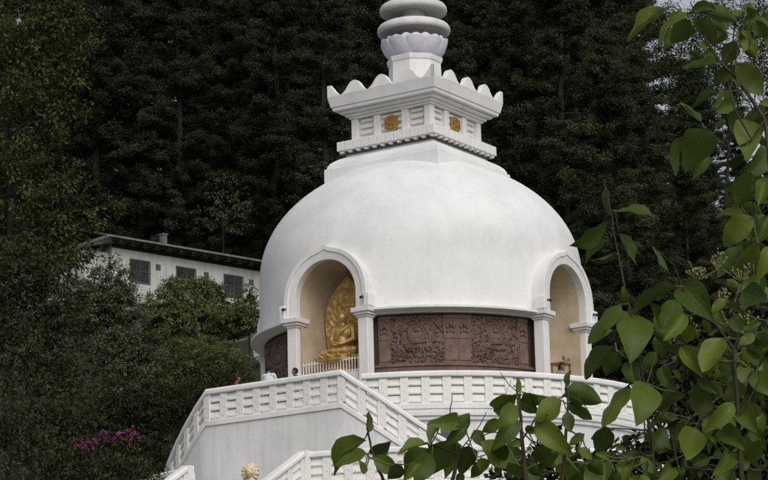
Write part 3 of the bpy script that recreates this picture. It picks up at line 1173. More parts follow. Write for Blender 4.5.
# stair wall: left flight, straight landing, right flight
SA, NB = R(23.5), 6
drop = Z_LOW
st_path = []
for i in range(NB + 1):
    f = i / NB
    st_path.append(pol(R_ST, -LA - SA * (1 - f), drop * (1 - f)))
a, b = Vector(pol(R_ST, -LA, 0)), Vector(pol(R_ST, LA, 0))
for i in range(1, 8):
    st_path.append(tuple(a.lerp(b, i / 8)))
for i in range(NB + 1):
    f = i / NB
    st_path.append(pol(R_ST, LA + SA * f, drop * f))
balustrade('balustrade', 'white pierced balustrade climbing both curved flights and crossing the stair landing', st_path)
stair = thing('landing_staircase', 'double curved staircase with a plain white landing wall before the statue niche', 'staircase', (0, 0, 0), AZ)
nr = path_normals(st_path)
vs, fs = [], []
for (x, y, z), (nx, ny) in zip(st_path, nr):
    for u, zz in ((-0.12, Z_LOW + 0.001), (0.10, Z_LOW + 0.001), (0.10, z - 0.003), (-0.12, z - 0.003)):
        vs.append((x + nx * u, y + ny * u, zz))
for i in range(len(st_path) - 1):
    fs += [(i * 4 + j, i * 4 + (j + 1) % 4, i * 4 + 4 + (j + 1) % 4, i * 4 + 4 + j) for j in range(4)]
MB().add(vs, fs).build('landing_wall', 'wall', stair, 20)
# landing slab and steps
mb = MB()
poly = [pol(8.03, -LA + 2 * LA * i / 10, 0)[:2] for i in range(11)]
outer = [(p[0] * 0.985, p[1] * 0.985) for p in st_path[NB:NB + 9]]
pl = poly + outer[::-1]
k = len(pl)
mb.add([(x, y, -0.2) for x, y in pl] + [(x, y, -0.002) for x, y in pl], [tuple(range(k)), tuple(range(2 * k - 1, k - 1, -1))] + [(i, (i + 1) % k, k + (i + 1) % k, k + i) for i in range(k)])
mb.build('landing_slab', 'paving', stair)
NS = 14
for s in (-1, 1):
    for i in range(NS):
        a0 = LA + SA * i / NS
        a1 = LA + SA * (i + 1) / NS
        zt = drop * (i + 1) / (NS + 1)
        if s < 0:
            a0, a1 = -a1, -a0
        MB().arcbox(a0 + 0.0005, a1 - 0.0005, 8.03, 8.65, Z_LOW + 0.002, zt, 2).build('step', 'paving', stair)
# lower ring and the straight flight in front
FW = 2.16
la2 = math.asin(FW / R_LOW)
n = 90
lw_path = [pol(R_LOW, la2 + (2 * math.pi - 2 * la2) * i / n, Z_LOW) for i in range(n + 1)]
balustrade('balustrade', 'white pierced balustrade round the lower terrace edge below the landing wall', lw_path)
y_top = -math.sqrt(R_LOW ** 2 - FW ** 2) - 0.30
fl_len, fl_drop = 2.0, -1.12
Z_AP = Z_LOW + fl_drop
flight = thing('front_staircase', 'straight white staircase descending from the lower terrace between two parapets', 'staircase', (0, 0, 0), AZ)
bevel_obj(MB().box(-3.4, 3.4, y_top - fl_len - 3.2, y_top - fl_len - 0.001, Z_GRD - 0.6, Z_AP), 'apron', 'paving', 0.02, flight)
for i in range(7):
    y0 = y_top + 0.30 - (fl_len + 0.3) * i / 7
    y1 = y_top + 0.30 - (fl_len + 0.3) * (i + 1) / 7
    MB().box(-FW + 0.17, FW - 0.17, y1 + 0.001, y0 - 0.001, Z_GRD - 0.4, Z_LOW + fl_drop * (i + 0.6) / 7).build('step', 'paving', flight)
for s, who in ((1, 'white stair parapet running down behind the stone lion'), (-1, 'white stair parapet end below the left foot of the curved flight')):
    pth = [(s * FW, y_top - fl_len * i / 3, Z_LOW + fl_drop * i / 3) for i in range(4)]
    if s > 0:
        pth = pth[::-1]
    balustrade('stair_balustrade', who, pth)
    vs = []
    for (x, y, z) in pth:
        vs += [(x - 0.11, y, Z_GRD - 0.4), (x + 0.11, y, Z_GRD - 0.4), (x + 0.11, y, z - 0.003), (x - 0.11, y, z - 0.003)]
    fs = [(0, 1, 2, 3), (12, 13, 14, 15)]
    for i in range(3):
        fs += [(i * 4 + j, i * 4 + (j + 1) % 4, i * 4 + 4 + (j + 1) % 4, i * 4 + 4 + j) for j in range(4)]
    MB().add(vs, fs).build('parapet_wall', 'wall', flight)
    nw = MB()
    nw.box(s * FW - 0.16, s * FW + 0.16, y_top + 0.02, y_top + 0.30, Z_LOW + 0.002, Z_LOW + BAL_H + 0.03)
    link('newel_post', bevel(nw.mesh('newel_post', ['white']), 0.012), flight)


# ------------------------------------------------------------------ figures
def voxel(mb, name, mats, vox, smooth_it=4):
    me = mb.mesh(name, mats, None, True)
    me = evaluated(me, [('REMESH', dict(mode='VOXEL', voxel_size=vox, use_smooth_shade=True)), ('SMOOTH', dict(factor=0.5, iterations=smooth_it))])
    return me


def to_world(p):
    return Matrix.Rotation(AZ, 3, 'Z') @ Vector(p)


def buddha():
    st = thing('buddha_statue', 'golden seated Buddha statue with tall leaf-shaped halo inside the arched niche', 'statue', to_world((0, -4.62, 1.753)), AZ)
    # local frame: faces -Y, z = 0 on the niche plinth
    MB().lathe([(0.80, 0.0), (0.80, 0.12), (0.70, 0.18), (0.62, 0.30), (0.66, 0.40), (0.84, 0.46), (0.86, 0.60), (0.80, 0.64)], 40).build('pedestal', 'gold', st, 40)
    pm = []
    for (r0, r1, w, h) in ((0.66, 0.93, 0.34, 0.26),):
        vs, fs = [], []
        for j in range(6):
            t = j / 5
            for i in range(5):
                u = (i / 4 - 0.5) * 2
                rr = r0 + (r1 - r0) * t + 0.05 * (1 - u * u)
                a = u * w / 2 * math.sin(math.pi * (0.35 + 0.55 * t)) / r1
                vs.append((rr * math.sin(a), -rr * math.cos(a), h * t))
        for j in range(5):
            for i in range(4):
                k = j * 5 + i
                fs.append((k, k + 1, k + 6, k + 5))
        pm = MB().add(vs, fs).mesh('pedestal_petal', ['gold'], 180, False)
        pm = evaluated(pm, [('SOLIDIFY', dict(thickness=0.03, offset=-1))])
    for k in range(16):
        link('pedestal_petal', pm, st, (0, 0, 0.36), (0, 0, 2 * math.pi * k / 16))
    b = MB()
    z0 = 0.66
    for s in (-1, 1):
        b.capsule((s * 0.16, -0.02, z0 + 0.16), (s * 0.58, -0.28, z0 + 0.13), 0.17, 0.13)      # thigh
        b.capsule((s * 0.58, -0.28, z0 + 0.12), (-s * 0.10, -0.46, z0 + 0.12 + 0.04 * (s > 0)), 0.12, 0.075)  # shin folded across
        b.capsule((-s * 0.10, -0.46, z0 + 0.14), (-s * 0.30, -0.42, z0 + 0.15), 0.07, 0.045)   # foot
        b.capsule((s * 0.33, 0.02, z0 + 0.90), (s * 0.43, -0.06, z0 + 0.54), 0.115, 0.09)      # upper arm
        b.capsule((s * 0.43, -0.06, z0 + 0.54), (s * 0.10, -0.36, z0 + 0.36), 0.085, 0.055)    # forearm
        b.capsule((s * 0.10, -0.36, z0 + 0.36), (-s * 0.06, -0.42, z0 + 0.33), 0.05, 0.04)     # palm
        for f in range(4):
            b.capsule((-s * 0.05, -0.40 - 0.022 * f, z0 + 0.34), (-s * 0.15, -0.40 - 0.024 * f, z0 + 0.35), 0.014, 0.011, 8)
        b.capsule((s * 0.03, -0.40, z0 + 0.37), (-s * 0.01, -0.42, z0 + 0.43), 0.016, 0.012, 8)
        b.capsule((s * 0.145, 0.0, z0 + 1.30), (s * 0.14, -0.005, z0 + 1.17), 0.03, 0.022, 8)  # long ear
        b.sphere((s * 0.05, -0.142, z0 + 1.285), 0.026, 8, 0, (1.3, 0.6, 0.7))
    b.capsule((0, 0.0, z0 + 0.18), (0, 0.0, z0 + 0.55), 0.27, 0.23, 16)
    b.sphere((0, 0.0, z0 + 0.76), 0.36, 16, 0, (1.0, 0.62, 0.78))
    b.capsule((-0.30, 0.02, z0 + 0.92), (0.30, 0.02, z0 + 0.92), 0.11, 0.11)
    b.capsule((0, 0.0, z0 + 0.95), (0, -0.01, z0 + 1.15), 0.10, 0.09)
    b.sphere((0, -0.01, z0 + 1.27), 0.165, 16, 0, (0.90, 0.98, 1.18))
    b.sphere((0, 0.02, z0 + 1.46), 0.085, 12)
    b.capsule((0, -0.165, z0 + 1.30), (0, -0.185, z0 + 1.235), 0.018, 0.028, 8)                # nose
    b.sphere((0, -0.155, z0 + 1.185), 0.04, 8, 0, (1.0, 0.5, 0.35))                           # mouth
    # sash from the left shoulder
    b.tube([(0.26, -0.08, z0 + 0.98), (0.10, -0.24, z0 + 0.80), (-0.12, -0.25, z0 + 0.58), (-0.27, -0.10, z0 + 0.44)], [0.05, 0.05, 0.05, 0.05], 8)
    link('body', voxel(b, 'body', ['gold'], 0.016, 3), st)
    hair = MB()
    for j in range(7):
        th = R(14 + 12.5 * j)
        m = max(5, int(18 * math.sin(th)))
        for i in range(m):
            ph = 2 * math.pi * i / m
            d = Vector((math.sin(th) * math.cos(ph) * 0.152, math.sin(th) * math.sin(ph) * 0.165, math.cos(th) * 0.198))
            if d.y < -0.06 and d.z < 0.10:
                continue
            hair.sphere((d.x, d.y - 0.01, d.z + z0 + 1.27), 0.024, 6)
    hair.build('hair_curls', 'gold', st, 60)
    # halo: leaf-shaped plate with radiating flames
    nx, nz = 50, 90
    vs, fs = [], []
    H = 2.85
    for j in range(nz + 1):
        t = j / nz
        hw = 1.0 * (math.sin(math.pi * min(1, 0.22 + 0.62 * t)) ** 0.75) * (1 - max(0, (t - 0.62) / 0.38) ** 2.2)
        for i in range(nx + 1):
            u = (i / nx - 0.5) * 2
            x, zz = u * hw, 0.5 + H * t
            dx, dz = x, zz - (z0 + 1.25)
            rad, an = math.hypot(dx, dz), math.atan2(dz, dx)
            hgt = 0.035 * (0.5 + 0.5 * math.sin(an * 18 + 4 * math.sin(rad * 9))) + 0.03 * (math.cos(rad * 26) > 0.55)
            hgt *= 1 if abs(u) < 0.93 else 0.2
            vs.append((x, 0.46 - hgt - 0.22 * t ** 2, zz))
    for j in range(nz):
        for i in range(nx):
            k = j * (nx + 1) + i
            fs.append((k, k + 1, k + nx + 2, k + nx + 1))
    me = MB().add(vs, fs).mesh('halo', ['gold'], 60, False)
    me = evaluated(me, [('SOLIDIFY', dict(thickness=0.06, offset=-1))])
    link('halo', me, st)
    # low stand that links halo foot to the pedestal
    bevel_obj(MB().box(-0.55, 0.55, 0.40, 0.60, 0.0, 0.8), 'halo_stand', 'gold', 0.02, st)


buddha()


def niche_fence(k, label):
    rz = AZ + k * math.pi / 2
    t = thing('niche_fence', label, 'fence', Matrix.Rotation(rz, 3, 'Z') @ Vector((0, -5.30, 1.753)), rz)
    L = 1.12
    for z in (0.06, 0.42):
        MB().tube([(-L, 0, z), (L, 0, z)], 0.022, 8).build('rail', 'white', t, 60)
    pk = MB().tube([(0, 0, 0), (0, 0, 0.46), (0, 0, 0.53)], [0.016, 0.016, 0.004], 6).mesh('picket', ['white'], 60)
    for i in range(21):
        link('picket', pk, t, (-L + 0.02 + (2 * L - 0.04) * i / 20, 0, 0))


niche_fence(0, 'low white picket fence in front of the golden seated statue')


def offering_stand():
    """small carved orange wooden stand behind the right niche's pillar"""
    rz = AZ + math.pi / 2
    t = thing('offering_stand', 'small orange wooden stand with scrolled top in the empty-looking arched niche', 'stand', Matrix.Rotation(rz, 3, 'Z') @ Vector((0.42, -5.0, 1.753)), rz)
    for x in (-0.22, 0.22):
        for y in (-0.2, 0.2):
            bevel_obj(MB().box(x - 0.03, x + 0.03, y - 0.03, y + 0.03, 0, 0.5), 'leg', 'orange', 0.006, t)
    bevel_obj(MB().box(-0.28, 0.28, -0.26, 0.26, 0.503, 0.56), 'top', 'orange', 0.008, t)
    mb = MB()
    for s in (-1, 1):
        mb.tube([(s * 0.06, -0.2, 0.56), (s * 0.10, -0.2, 0.70), (s * 0.19, -0.2, 0.74), (s * 0.22, -0.2, 0.66), (s * 0.17, -0.2, 0.63)], 0.022, 6)
    mb.build('scroll', 'orange', t, 60)


M['orange'] = noise_mat('orange_varnished_wood', [(0.3, (0.16, 0.08, 0.035)), (0.7, (0.30, 0.16, 0.07))], 9, rough=0.5)
offering_stand()


def person(label, x, y, face, top, height=1.66, lean=0.0, z=0.0, arms='rail', group=None):
    """standing adult, local frame facing -Y; x, y in the stupa's frame, face = extra turn"""
    s = height / 1.70
    t = thing('person', label, 'person', to_world((x, y, z)), AZ + face, group)
    b = MB()
    for q in (-1, 1):
        b.capsule((q * 0.09, 0.0, 0.88), (q * 0.10, -0.02, 0.48), 0.088, 0.060)
        b.capsule((q * 0.10, -0.02, 0.48), (q * 0.105, 0.02, 0.09), 0.058, 0.038)
        b.capsule((q * 0.105, 0.03, 0.04), (q * 0.12, -0.15, 0.032), 0.040, 0.030)
        sh = Vector((q * 0.19, -lean * 0.45, 1.40))
        if arms == 'rail':
            el, wr = Vector((q * 0.25, -0.10 - lean * 0.5, 1.14)), Vector((q * 0.20, -0.33 - lean * 0.3, 1.18))
            fd = Vector((0, -1, -0.1))
        else:
            el, wr = Vector((q * 0.235, 0.02 - lean * 0.3, 1.10)), Vector((q * 0.23, -0.08 - lean * 0.2, 0.86))
            fd = Vector((0, -0.25, -1))
        b.capsule(sh, el, 0.055, 0.042)
        b.capsule(el, wr, 0.042, 0.029)
        fd.normalize()
        side = Vector((1, 0, 0))
        b.capsule(wr, wr + fd * 0.075, 0.030, 0.036)
        for f, ln in enumerate((0.065, 0.078, 0.072, 0.055)):
            p0 = wr + fd * 0.095 + side * (f - 1.5) * 0.021
            p1 = p0 + fd * ln * 0.55
            p2 = p1 + (fd + Vector((0, 0, -0.6))).normalized() * ln * 0.45
            b.capsule(p0, p1, 0.0100, 0.0095, 8)
            b.capsule(p1, p2, 0.0095, 0.008, 8)
        th = wr + fd * 0.04 - side * q * 0.03
        b.capsule(th, th + fd * 0.045 - side * q * 0.03, 0.012, 0.010, 8)
    L = -lean
    b.sphere((0, 0, 0.95), 0.165, 14, 0, (1.0, 0.72, 0.85))
    b.capsule((0, 0, 0.98), (0, L * 0.25, 1.15), 0.125, 0.13)
    b.sphere((0, L * 0.35, 1.25), 0.19, 16, 0, (0.95, 0.62, 1.0))
    b.capsule((-0.14, L * 0.45, 1.40), (0.14, L * 0.45, 1.40), 0.068, 0.068)
    b.capsule((0, L * 0.48, 1.42), (0, L * 0.6, 1.53), 0.058, 0.052)
    hc = Vector((0, L * 0.65 - 0.015, 1.60))
    b.sphere(hc, 0.098, 16, 0, (0.80, 0.95, 1.18))
    b.capsule(hc + Vector((0, -0.055, -0.05)), hc + Vector((0, -0.055, -0.075)), 0.042, 0.035, 10)
    b.capsule(hc + Vector((0, -0.093, 0.012)), hc + Vector((0, -0.108, -0.022)), 0.010, 0.015, 8)
    b.sphere(hc + Vector((0, -0.092, -0.055)), 0.022, 8, 0, (1.1, 0.5, 0.35))
    for q in (-1, 1):
        b.sphere(hc + Vector((q * 0.082, 0.005, -0.005)), 0.026, 8, 0, (0.4, 0.7, 1.2))
        b.sphere(hc + Vector((q * 0.03, -0.083, 0.01)), 0.014, 8, 0, (1.2, 0.5, 0.7))
    me = voxel(b, 'body', ['skin'], 0.0125, 2)
    for m in (top, 'trousers', 'shoe'):
        me.materials.append(M[m])
    cen = np.empty(len(me.polygons) * 3)
    me.polygons.foreach_get('center', cen)
    cen = cen.reshape(-1, 3)
    mi = np.zeros(len(cen), int)
    mi[cen[:, 2] < 1.475] = 1
    hand = (np.abs(cen[:, 0]) > 0.13) & ((cen[:, 1] < -0.30 - lean * 0.3) if arms == 'rail' else (cen[:, 2] < 0.84) & (cen[:, 2] > 0.6) & (np.abs(cen[:, 0]) > 0.185))
    mi[hand] = 0
    mi[(cen[:, 2] < 0.93) & ~hand & (np.abs(cen[:, 0]) < 0.2)] = 2
    mi[cen[:, 2] < 0.075] = 3
    me.polygons.foreach_set('material_index', mi.tolist())
    o = link('body', me, t)
    h = MB()
    h.sphere(hc + Vector((0, 0.018, 0.03)), 0.105, 18, 0, (0.84, 0.95, 1.02))
    h.v = [tuple(p) for p in h.v]
    hm = h.mesh('hair', ['hair'], 180)
    bmh = bmesh.new()
    bmh.from_mesh(hm)
    kill = [v for v in bmh.verts if v.co.y < hc.y - 0.045 and v.co.z < hc.z + 0.055 or v.co.z < hc.z - 0.055]
    bmesh.ops.delete(bmh, geom=kill, context='VERTS')
    bmh.to_mesh(hm)
    bmh.free()
    hm = evaluated(hm, [('SOLIDIFY', dict(thickness=0.012, offset=1))])
    link('hair', hm, t)
    t.scale = (s, s, s)
    return t


def local_of(u, v, d_from_chord):
    """stupa-frame x for a person seen at pixel column u standing d behind the landing rail"""
    best = None
    yl = -R_ST * math.cos(LA) + d_from_chord
    for i in range(400):
        x = -3 + 6 * i / 399
        w = to_world((x, yl, 1.3))
        e = abs(proj(w)[0] - u)
        if best is None or e < best[0]:
            best = (e, x)
    return best[1], yl


x_, y_ = local_of(269, 370, 0.42)
person('person in a pale blue-white shirt leaning on the landing rail, back of the head dark', x_, y_, R(185), 'shirt_white', 1.72, 0.0)
x_, y_ = local_of(295, 366, 0.42)
person('person with short black hair in dark clothes beside the pillar on the landing', x_, y_, R(-30), 'jacket_dark', 1.50, 0.0)
x_, y_ = local_of(237, 378, 0.45)
person('person in a red top mostly hidden behind the landing rail', x_, y_, R(120), 'shirt_red', 1.56, 0.0)
w_ = None
for i in range(300):
    a = R(30 + 40 * i / 299)
    p = Vector((7.35 * math.sin(a), -7.35 * math.cos(a), 1.4))
    if w_ is None or abs(proj(p)[0] - 562) < w_[0]:
        w_ = (abs(proj(p)[0] - 562), p)
pl_ = Matrix.Rotation(-AZ, 3, 'Z') @ w_[1]
person('person with black hair in grey on the upper terrace before the right-hand arched niche', pl_.x, pl_.y, R(70), 'shirt_grey', 1.62, 0.0, arms='down')


def lion():
    L = to_world((FW, y_top - fl_len - 0.45, Z_AP))
    ped = thing('lion_pedestal', 'white square pedestal under the seated stone lion', 'pedestal', L, AZ)
    H = 0.50
    bevel_obj(MB().frustum(0.42, -0.3, 0.42, 0.15), 'plinth', 'white', 0.02, ped)
    bevel_obj(MB().frustum(0.34, 0.153, 0.34, H - 0.15), 'shaft', 'white', 0.015, ped)
    bevel_obj(MB().frustum(0.36, H - 0.147, 0.42, H), 'cap', 'white', 0.015, ped)
    t = thing('lion_statue', 'cream stone guardian lion with curly mane beside the front staircase', 'statue', L + Vector((0, 0, H)), AZ + R(25))
    b = MB()
    b.sphere((0, 0.16, 0.22), 0.24, 16, 0, (0.95, 1.1, 0.95))           # haunches
    b.capsule((0, 0.12, 0.28), (0, -0.06, 0.56), 0.22, 0.19)            # body, seated
    b.sphere((0, -0.12, 0.55), 0.21, 14, 0, (0.95, 0.85, 1.05))         # chest
    for s in (-1, 1):
        b.capsule((s * 0.13, -0.14, 0.52), (s * 0.14, -0.20, 0.10), 0.085, 0.06)
        b.capsule((s * 0.14, -0.20, 0.055), (s * 0.145, -0.31, 0.05), 0.062, 0.05)
        b.capsule((s * 0.20, 0.12, 0.24), (s * 0.23, -0.06, 0.14), 0.12, 0.07)
        b.capsule((s * 0.23, -0.04, 0.06), (s * 0.23, -0.20, 0.05), 0.06, 0.05)
        for k in range(3):
            b.sphere((s * 0.145 + (k - 1) * 0.035, -0.355, 0.045), 0.028, 8)
    b.sphere((0, -0.16, 0.90), 0.19, 16, 0, (0.95, 0.95, 1.0))          # head
    b.capsule((0, -0.26, 0.86), (0, -0.37, 0.84), 0.11, 0.085)          # muzzle
    b.capsule((0, -0.27, 0.79), (0, -0.35, 0.765), 0.075, 0.06)         # jaw
    b.sphere((0, -0.445, 0.88), 0.035, 8, 0, (1.3, 0.8, 0.8))           # nose
    for s in (-1, 1):
        b.sphere((s * 0.085, -0.325, 0.955), 0.035, 10)                 # brow and eye
        b.sphere((s * 0.15, -0.10, 1.06), 0.055, 10, 0, (0.7, 0.5, 1.1))
    b.tube([(0.0, 0.40, 0.12), (0.12, 0.46, 0.22), (0.16, 0.44, 0.40), (0.08, 0.40, 0.50)], [0.045, 0.045, 0.05, 0.07], 8)
    link('body', voxel(b, 'body', ['lion'], 0.014, 2), t)
    m = MB()
    rg = random.Random(5)
    for j in range(5):
        th = R(20 + 27 * j)
        cnt = 6 + 3 * j if j < 4 else 14
        for i in range(cnt):
            ph = R(-20) + R(220) * i / (cnt - 1)
            d = Vector((math.sin(th) * math.cos(ph), math.sin(th) * math.sin(ph), math.cos(th)))
            c = Vector((0, -0.14, 0.87)) + Vector((d.x * 0.215, d.y * 0.22, d.z * 0.225))
            m.sphere(c - d * 0.02, rg.uniform(0.060, 0.082), 8, 0, (1, 1, 0.9))
            m.sphere(c + d * 0.035, 0.030, 6)
    m.build('mane', 'lion', t, 60)


lion()


# ------------------------------------------------------------------ house on the hillside
def house():
    c = at(112, 245, 60)
    d = R(43)
    t = thing('hillside_house', 'long low whitewashed house with tin roof and grilled windows on the wooded slope', 'house', (c.x, c.y, c.z), d)
    # local frame: x along the long wall, -y outward; z = 0 at the eave
    L, D, Hh = 20.0, 5.0, 3.05
    bevel_obj(MB().box(0, L, 0.0, D, -Hh, 0.55), 'wall', 'house_wall', 0.02, t)
    bevel_obj(MB().box(-0.06, L + 0.06, -0.07, D, -Hh - 3.5, -Hh - 0.004), 'plinth', 'concrete', 0.02, t)
    # roof: two thin tin sheets with ribs, deep eaves
    for s in (0, 1):
        y0, y1 = (-0.85, D / 2) if s == 0 else (D / 2, D + 0.85)
        z0, z1 = (0.22, 1.25) if s == 0 else (1.25, 0.22)
        rf = MB()
        x0, x1 = -0.9, L + 0.9
        vs = [(x, y, z + dz) for dz in (0, 0.07) for (x, y, z) in ((x0, y0, z0), (x1, y0, z0), (x1, y1, z1), (x0, y1, z1))]
        rf.add(vs, [(3, 2, 1, 0), (4, 5, 6, 7)] + [(i, (i + 1) % 4, 4 + (i + 1) % 4, 4 + i) for i in range(4)])
        ro = rf.build('roof', 'roof', t)
        rib = MB()
        k = 46
        for i in range(k):
            x = x0 + (x1 - x0) * (i + 0.5) / k
            rib.tube([(x, y0 + 0.01, z0 + 0.085), (x, y1, z1 + 0.085)], 0.035, 5)
        tag(rib.build('roof_ribs', 'roof', ro), kind='stuff')
    bevel_obj(MB().box(-0.93, L + 0.9, -0.93, -0.86, 0.22, 0.31), 'fascia', 'fascia', 0.01, t)
    bevel_obj(MB().box(-0.02, L + 0.02, -0.05, -0.003, -0.12, 0.12), 'eave_shade_band', 'bark', 0.01, t)  # dark strip added along the wall top to stand for the eave's shadow
    for i in range(24):
        bevel_obj(MB().box(i * 0.86 - 0.05, i * 0.86 + 0.05, -0.85, -0.052, 0.02, 0.17), 'rafter_end', 'bark', 0.01, t)
    bevel_obj(MB().box(-0.97, -0.91, -0.93, D / 2, 0.12, 0.30), 'barge_board', 'fascia', 0.01, t)
    # lean-to on the gable end
    lt = MB()
    vs = [(x, y, z + dz) for dz in (0, 0.08) for (x, y, z) in ((-1.9, -0.35, -0.35), (-0.05, -0.35, 0.05), (-0.05, D - 1, 0.05), (-1.9, D - 1, -0.35))]
    lt.add(vs, [(3, 2, 1, 0), (4, 5, 6, 7)] + [(i, (i + 1) % 4, 4 + (i + 1) % 4, 4 + i) for i in range(4)])
    lt.build('lean_to_roof', 'roof', t)
    bevel_obj(MB().box(-1.7, -0.02, 0.25, D - 1.2, -Hh, -0.42), 'lean_to_wall', 'house_wall', 0.02, t)
    # windows: dark panes behind a grey frame and bars
    w, h = 1.32, 1.22
    for x in (1.95, 5.25, 8.75, 12.2, 15.6):
        for_w = bevel_obj(MB().box(-w / 2 - 0.07, w / 2 + 0.07, -0.05, 0.06, -h / 2 - 0.07, -h / 2), 'window', 'frame', 0.006, t)
        for_w.location = (x, 0, -1.28)
        bevel_obj(MB().box(-w / 2 - 0.07, w / 2 + 0.07, -0.05, 0.06, h / 2, h / 2 + 0.07), 'frame_head', 'frame', 0.006, for_w)
        for s in (-1, 1):
            bevel_obj(MB().box(s * (w / 2 + 0.035) - 0.034, s * (w / 2 + 0.035) + 0.034, -0.05, 0.06, -h / 2 + 0.002, h / 2 - 0.002), 'frame_jamb', 'frame', 0.006, for_w)
        for i in range(2):
            for j in range(2):
                MB().box(-w / 2 + 0.02 + i * w / 2, -w / 2 + i * w / 2 + w / 2 - 0.02, -0.012, -0.004, -h / 2 + 0.02 + j * h / 2, j * h / 2 - 0.02).build('pane', 'glass', for_w)
        br = MB()
        br.box(-0.02, 0.02, -0.04, -0.013, -h / 2 + 0.002, h / 2 - 0.002)
        br.box(-w / 2 + 0.002, -0.021, -0.04, -0.013, -0.02, 0.02)
        br.box(0.021, w / 2 - 0.002, -0.04, -0.013, -0.02, 0.02)
        br.build('glazing_bar', 'frame', for_w)
    for x in (3.25, 6.75, 10.1, 13.6):
        v = bevel_obj(MB().box(-0.17, 0.17, -0.03, 0.03, -0.17, 0.17), 'wall_vent', 'frame', 0.006, t)
        v.location = (x, 0, -0.86)
        MB().box(-0.13, 0.13, -0.037, -0.031, -0.13, 0.13).build('vent_hole', 'slot', v)
    ch = MB()
    ch.box(-0.16, 0.16, -0.16, 0.16, 0.0, 0.9)
    ch.box(-0.20, 0.20, -0.20, 0.20, 0.903, 1.0)
    o = link('chimney', bevel(ch.mesh('chimney', ['concrete']), 0.01), t)
    o.location = (4.4, 1.0, 0.45)
    # strip footing so the plinth meets the slope
    # retaining wall on the bank below
    p = at(142, 342, 46)
    zg = float(ground_z(p.x, p.y))
    rw = thing('retaining_wall', 'grey concrete retaining wall between the shrubs below the house', 'wall', (p.x, p.y, 0), R(30))
    top = at(142, 305, 46).z
    bevel_obj(MB().box(-1.8, 4.0, 0.0, 0.5, min(zg, p.z) - 3, top), 'wall_face', 'concrete', 0.03, rw)
    bevel_obj(MB().box(-1.9, 4.1, -0.08, 0.55, top + 0.003, top + 0.15), 'coping', 'concrete', 0.02, rw)


house()


# ------------------------------------------------------------------ foliage
def unit(v):
    return v / np.maximum(np.linalg.norm(v, axis=1, keepdims=True), 1e-9)


def leaf_mesh(name, mat, C, axis, nrm, L, W, tint):
    """many folded diamond leaves as one mesh (numpy arrays of length N)"""
    N = len(C)
    axis = unit(axis)
    side = unit(np.cross(axis, nrm))
    nn = np.cross(side, axis)
    L, W = np.broadcast_to(L, (N,))[:, None], np.broadcast_to(W, (N,))[:, None]
    V = np.empty((N, 4, 3))
    V[:, 0] = C - axis * L * 0.5
    V[:, 1] = C + side * W * 0.5 - nn * W * 0.12 - axis * L * 0.06
    V[:, 2] = C + axis * L * 0.5 - nn * L * 0.10
    V[:, 3] = C - side * W * 0.5 - nn * W * 0.12 - axis * L * 0.06
    me = bpy.data.meshes.new(name)
    me.vertices.add(N * 4)
    me.vertices.foreach_set('co', V.reshape(-1).astype(np.float32))
    me.loops.add(N * 4)
    me.loops.foreach_set('vertex_index', np.arange(N * 4, dtype=np.int32))
    me.polygons.add(N)
    me.polygons.foreach_set('loop_start', np.arange(0, N * 4, 4, dtype=np.int32))
    me.update(calc_edges=True)
    at_ = me.attributes.new('tint', 'FLOAT', 'FACE')
    at_.data.foreach_set('value', np.clip(tint, 0, 1).astype(np.float32))
    me.materials.append(M[mat])
    return me


def rand_dirs(n):
    return unit(rng.normal(size=(n, 3)))


def clump_leaves(lumps, per_m2, csize, nleaf, L, W, droop=0.35, up=0.7, fill=0.35):
    """lumps: (cx,cy,cz, rx,ry,rz). Sub-clumps mostly near each lump's skin, leaves round each sub-clump."""
    C, A, Nn, T = [], [], [], []
    for (cx, cy, cz, rx, ry, rz) in lumps:
        area = 4 * math.pi * (((rx * ry) ** 1.6 + (rx * rz) ** 1.6 + (ry * rz) ** 1.6) / 3) ** (1 / 1.6)
        k = max(6, int(area * per_m2))
        d = rand_dirs(k)
        wob = 1 + 0.10 * np.sin(d[:, :1] * 5 + cx * 3) * np.cos(d[:, 2:] * 6 + cy) + rng.normal(0, 0.06, (k, 1))
        rad = np.where(rng.random((k, 1)) < fill, rng.uniform(0.35, 0.9, (k, 1)), 0.96) * wob
        cc = np.array([cx, cy, cz]) + d * rad * np.array([rx, ry, rz])
        ct = rng.normal(0.42, 0.15, k)
        n = nleaf
        idx = np.repeat(np.arange(k), n)
        off = rand_dirs(k * n) * (rng.random((k * n, 1)) ** 0.5) * csize * rng.uniform(0.6, 1.35, (k, 1))[idx]
        off[:, 2] *= 0.7
        c = cc[idx] + off
        ax = unit(off) * 0.8 + d[idx] * 0.5 + rng.normal(0, 0.45, (k * n, 3))
        ax[:, 2] -= droop
        nn = rng.normal(0, 0.28, (k * n, 3)) + d[idx] * 0.8 + unit(off) * 0.7
        nn[:, 2] += up * 0.8
        C.append(c)
        A.append(ax)
        Nn.append(nn)
        T.append(ct[idx] + rng.normal(0, 0.12, k * n) + 0.25 * (rng.random(k * n) < 0.05))
    C, A, Nn, T = np.concatenate(C), np.concatenate(A), np.concatenate(Nn), np.concatenate(T)
    n = len(C)
    return C, A, Nn, L * rng.uniform(0.65, 1.25, n), W * rng.uniform(0.7, 1.2, n), T


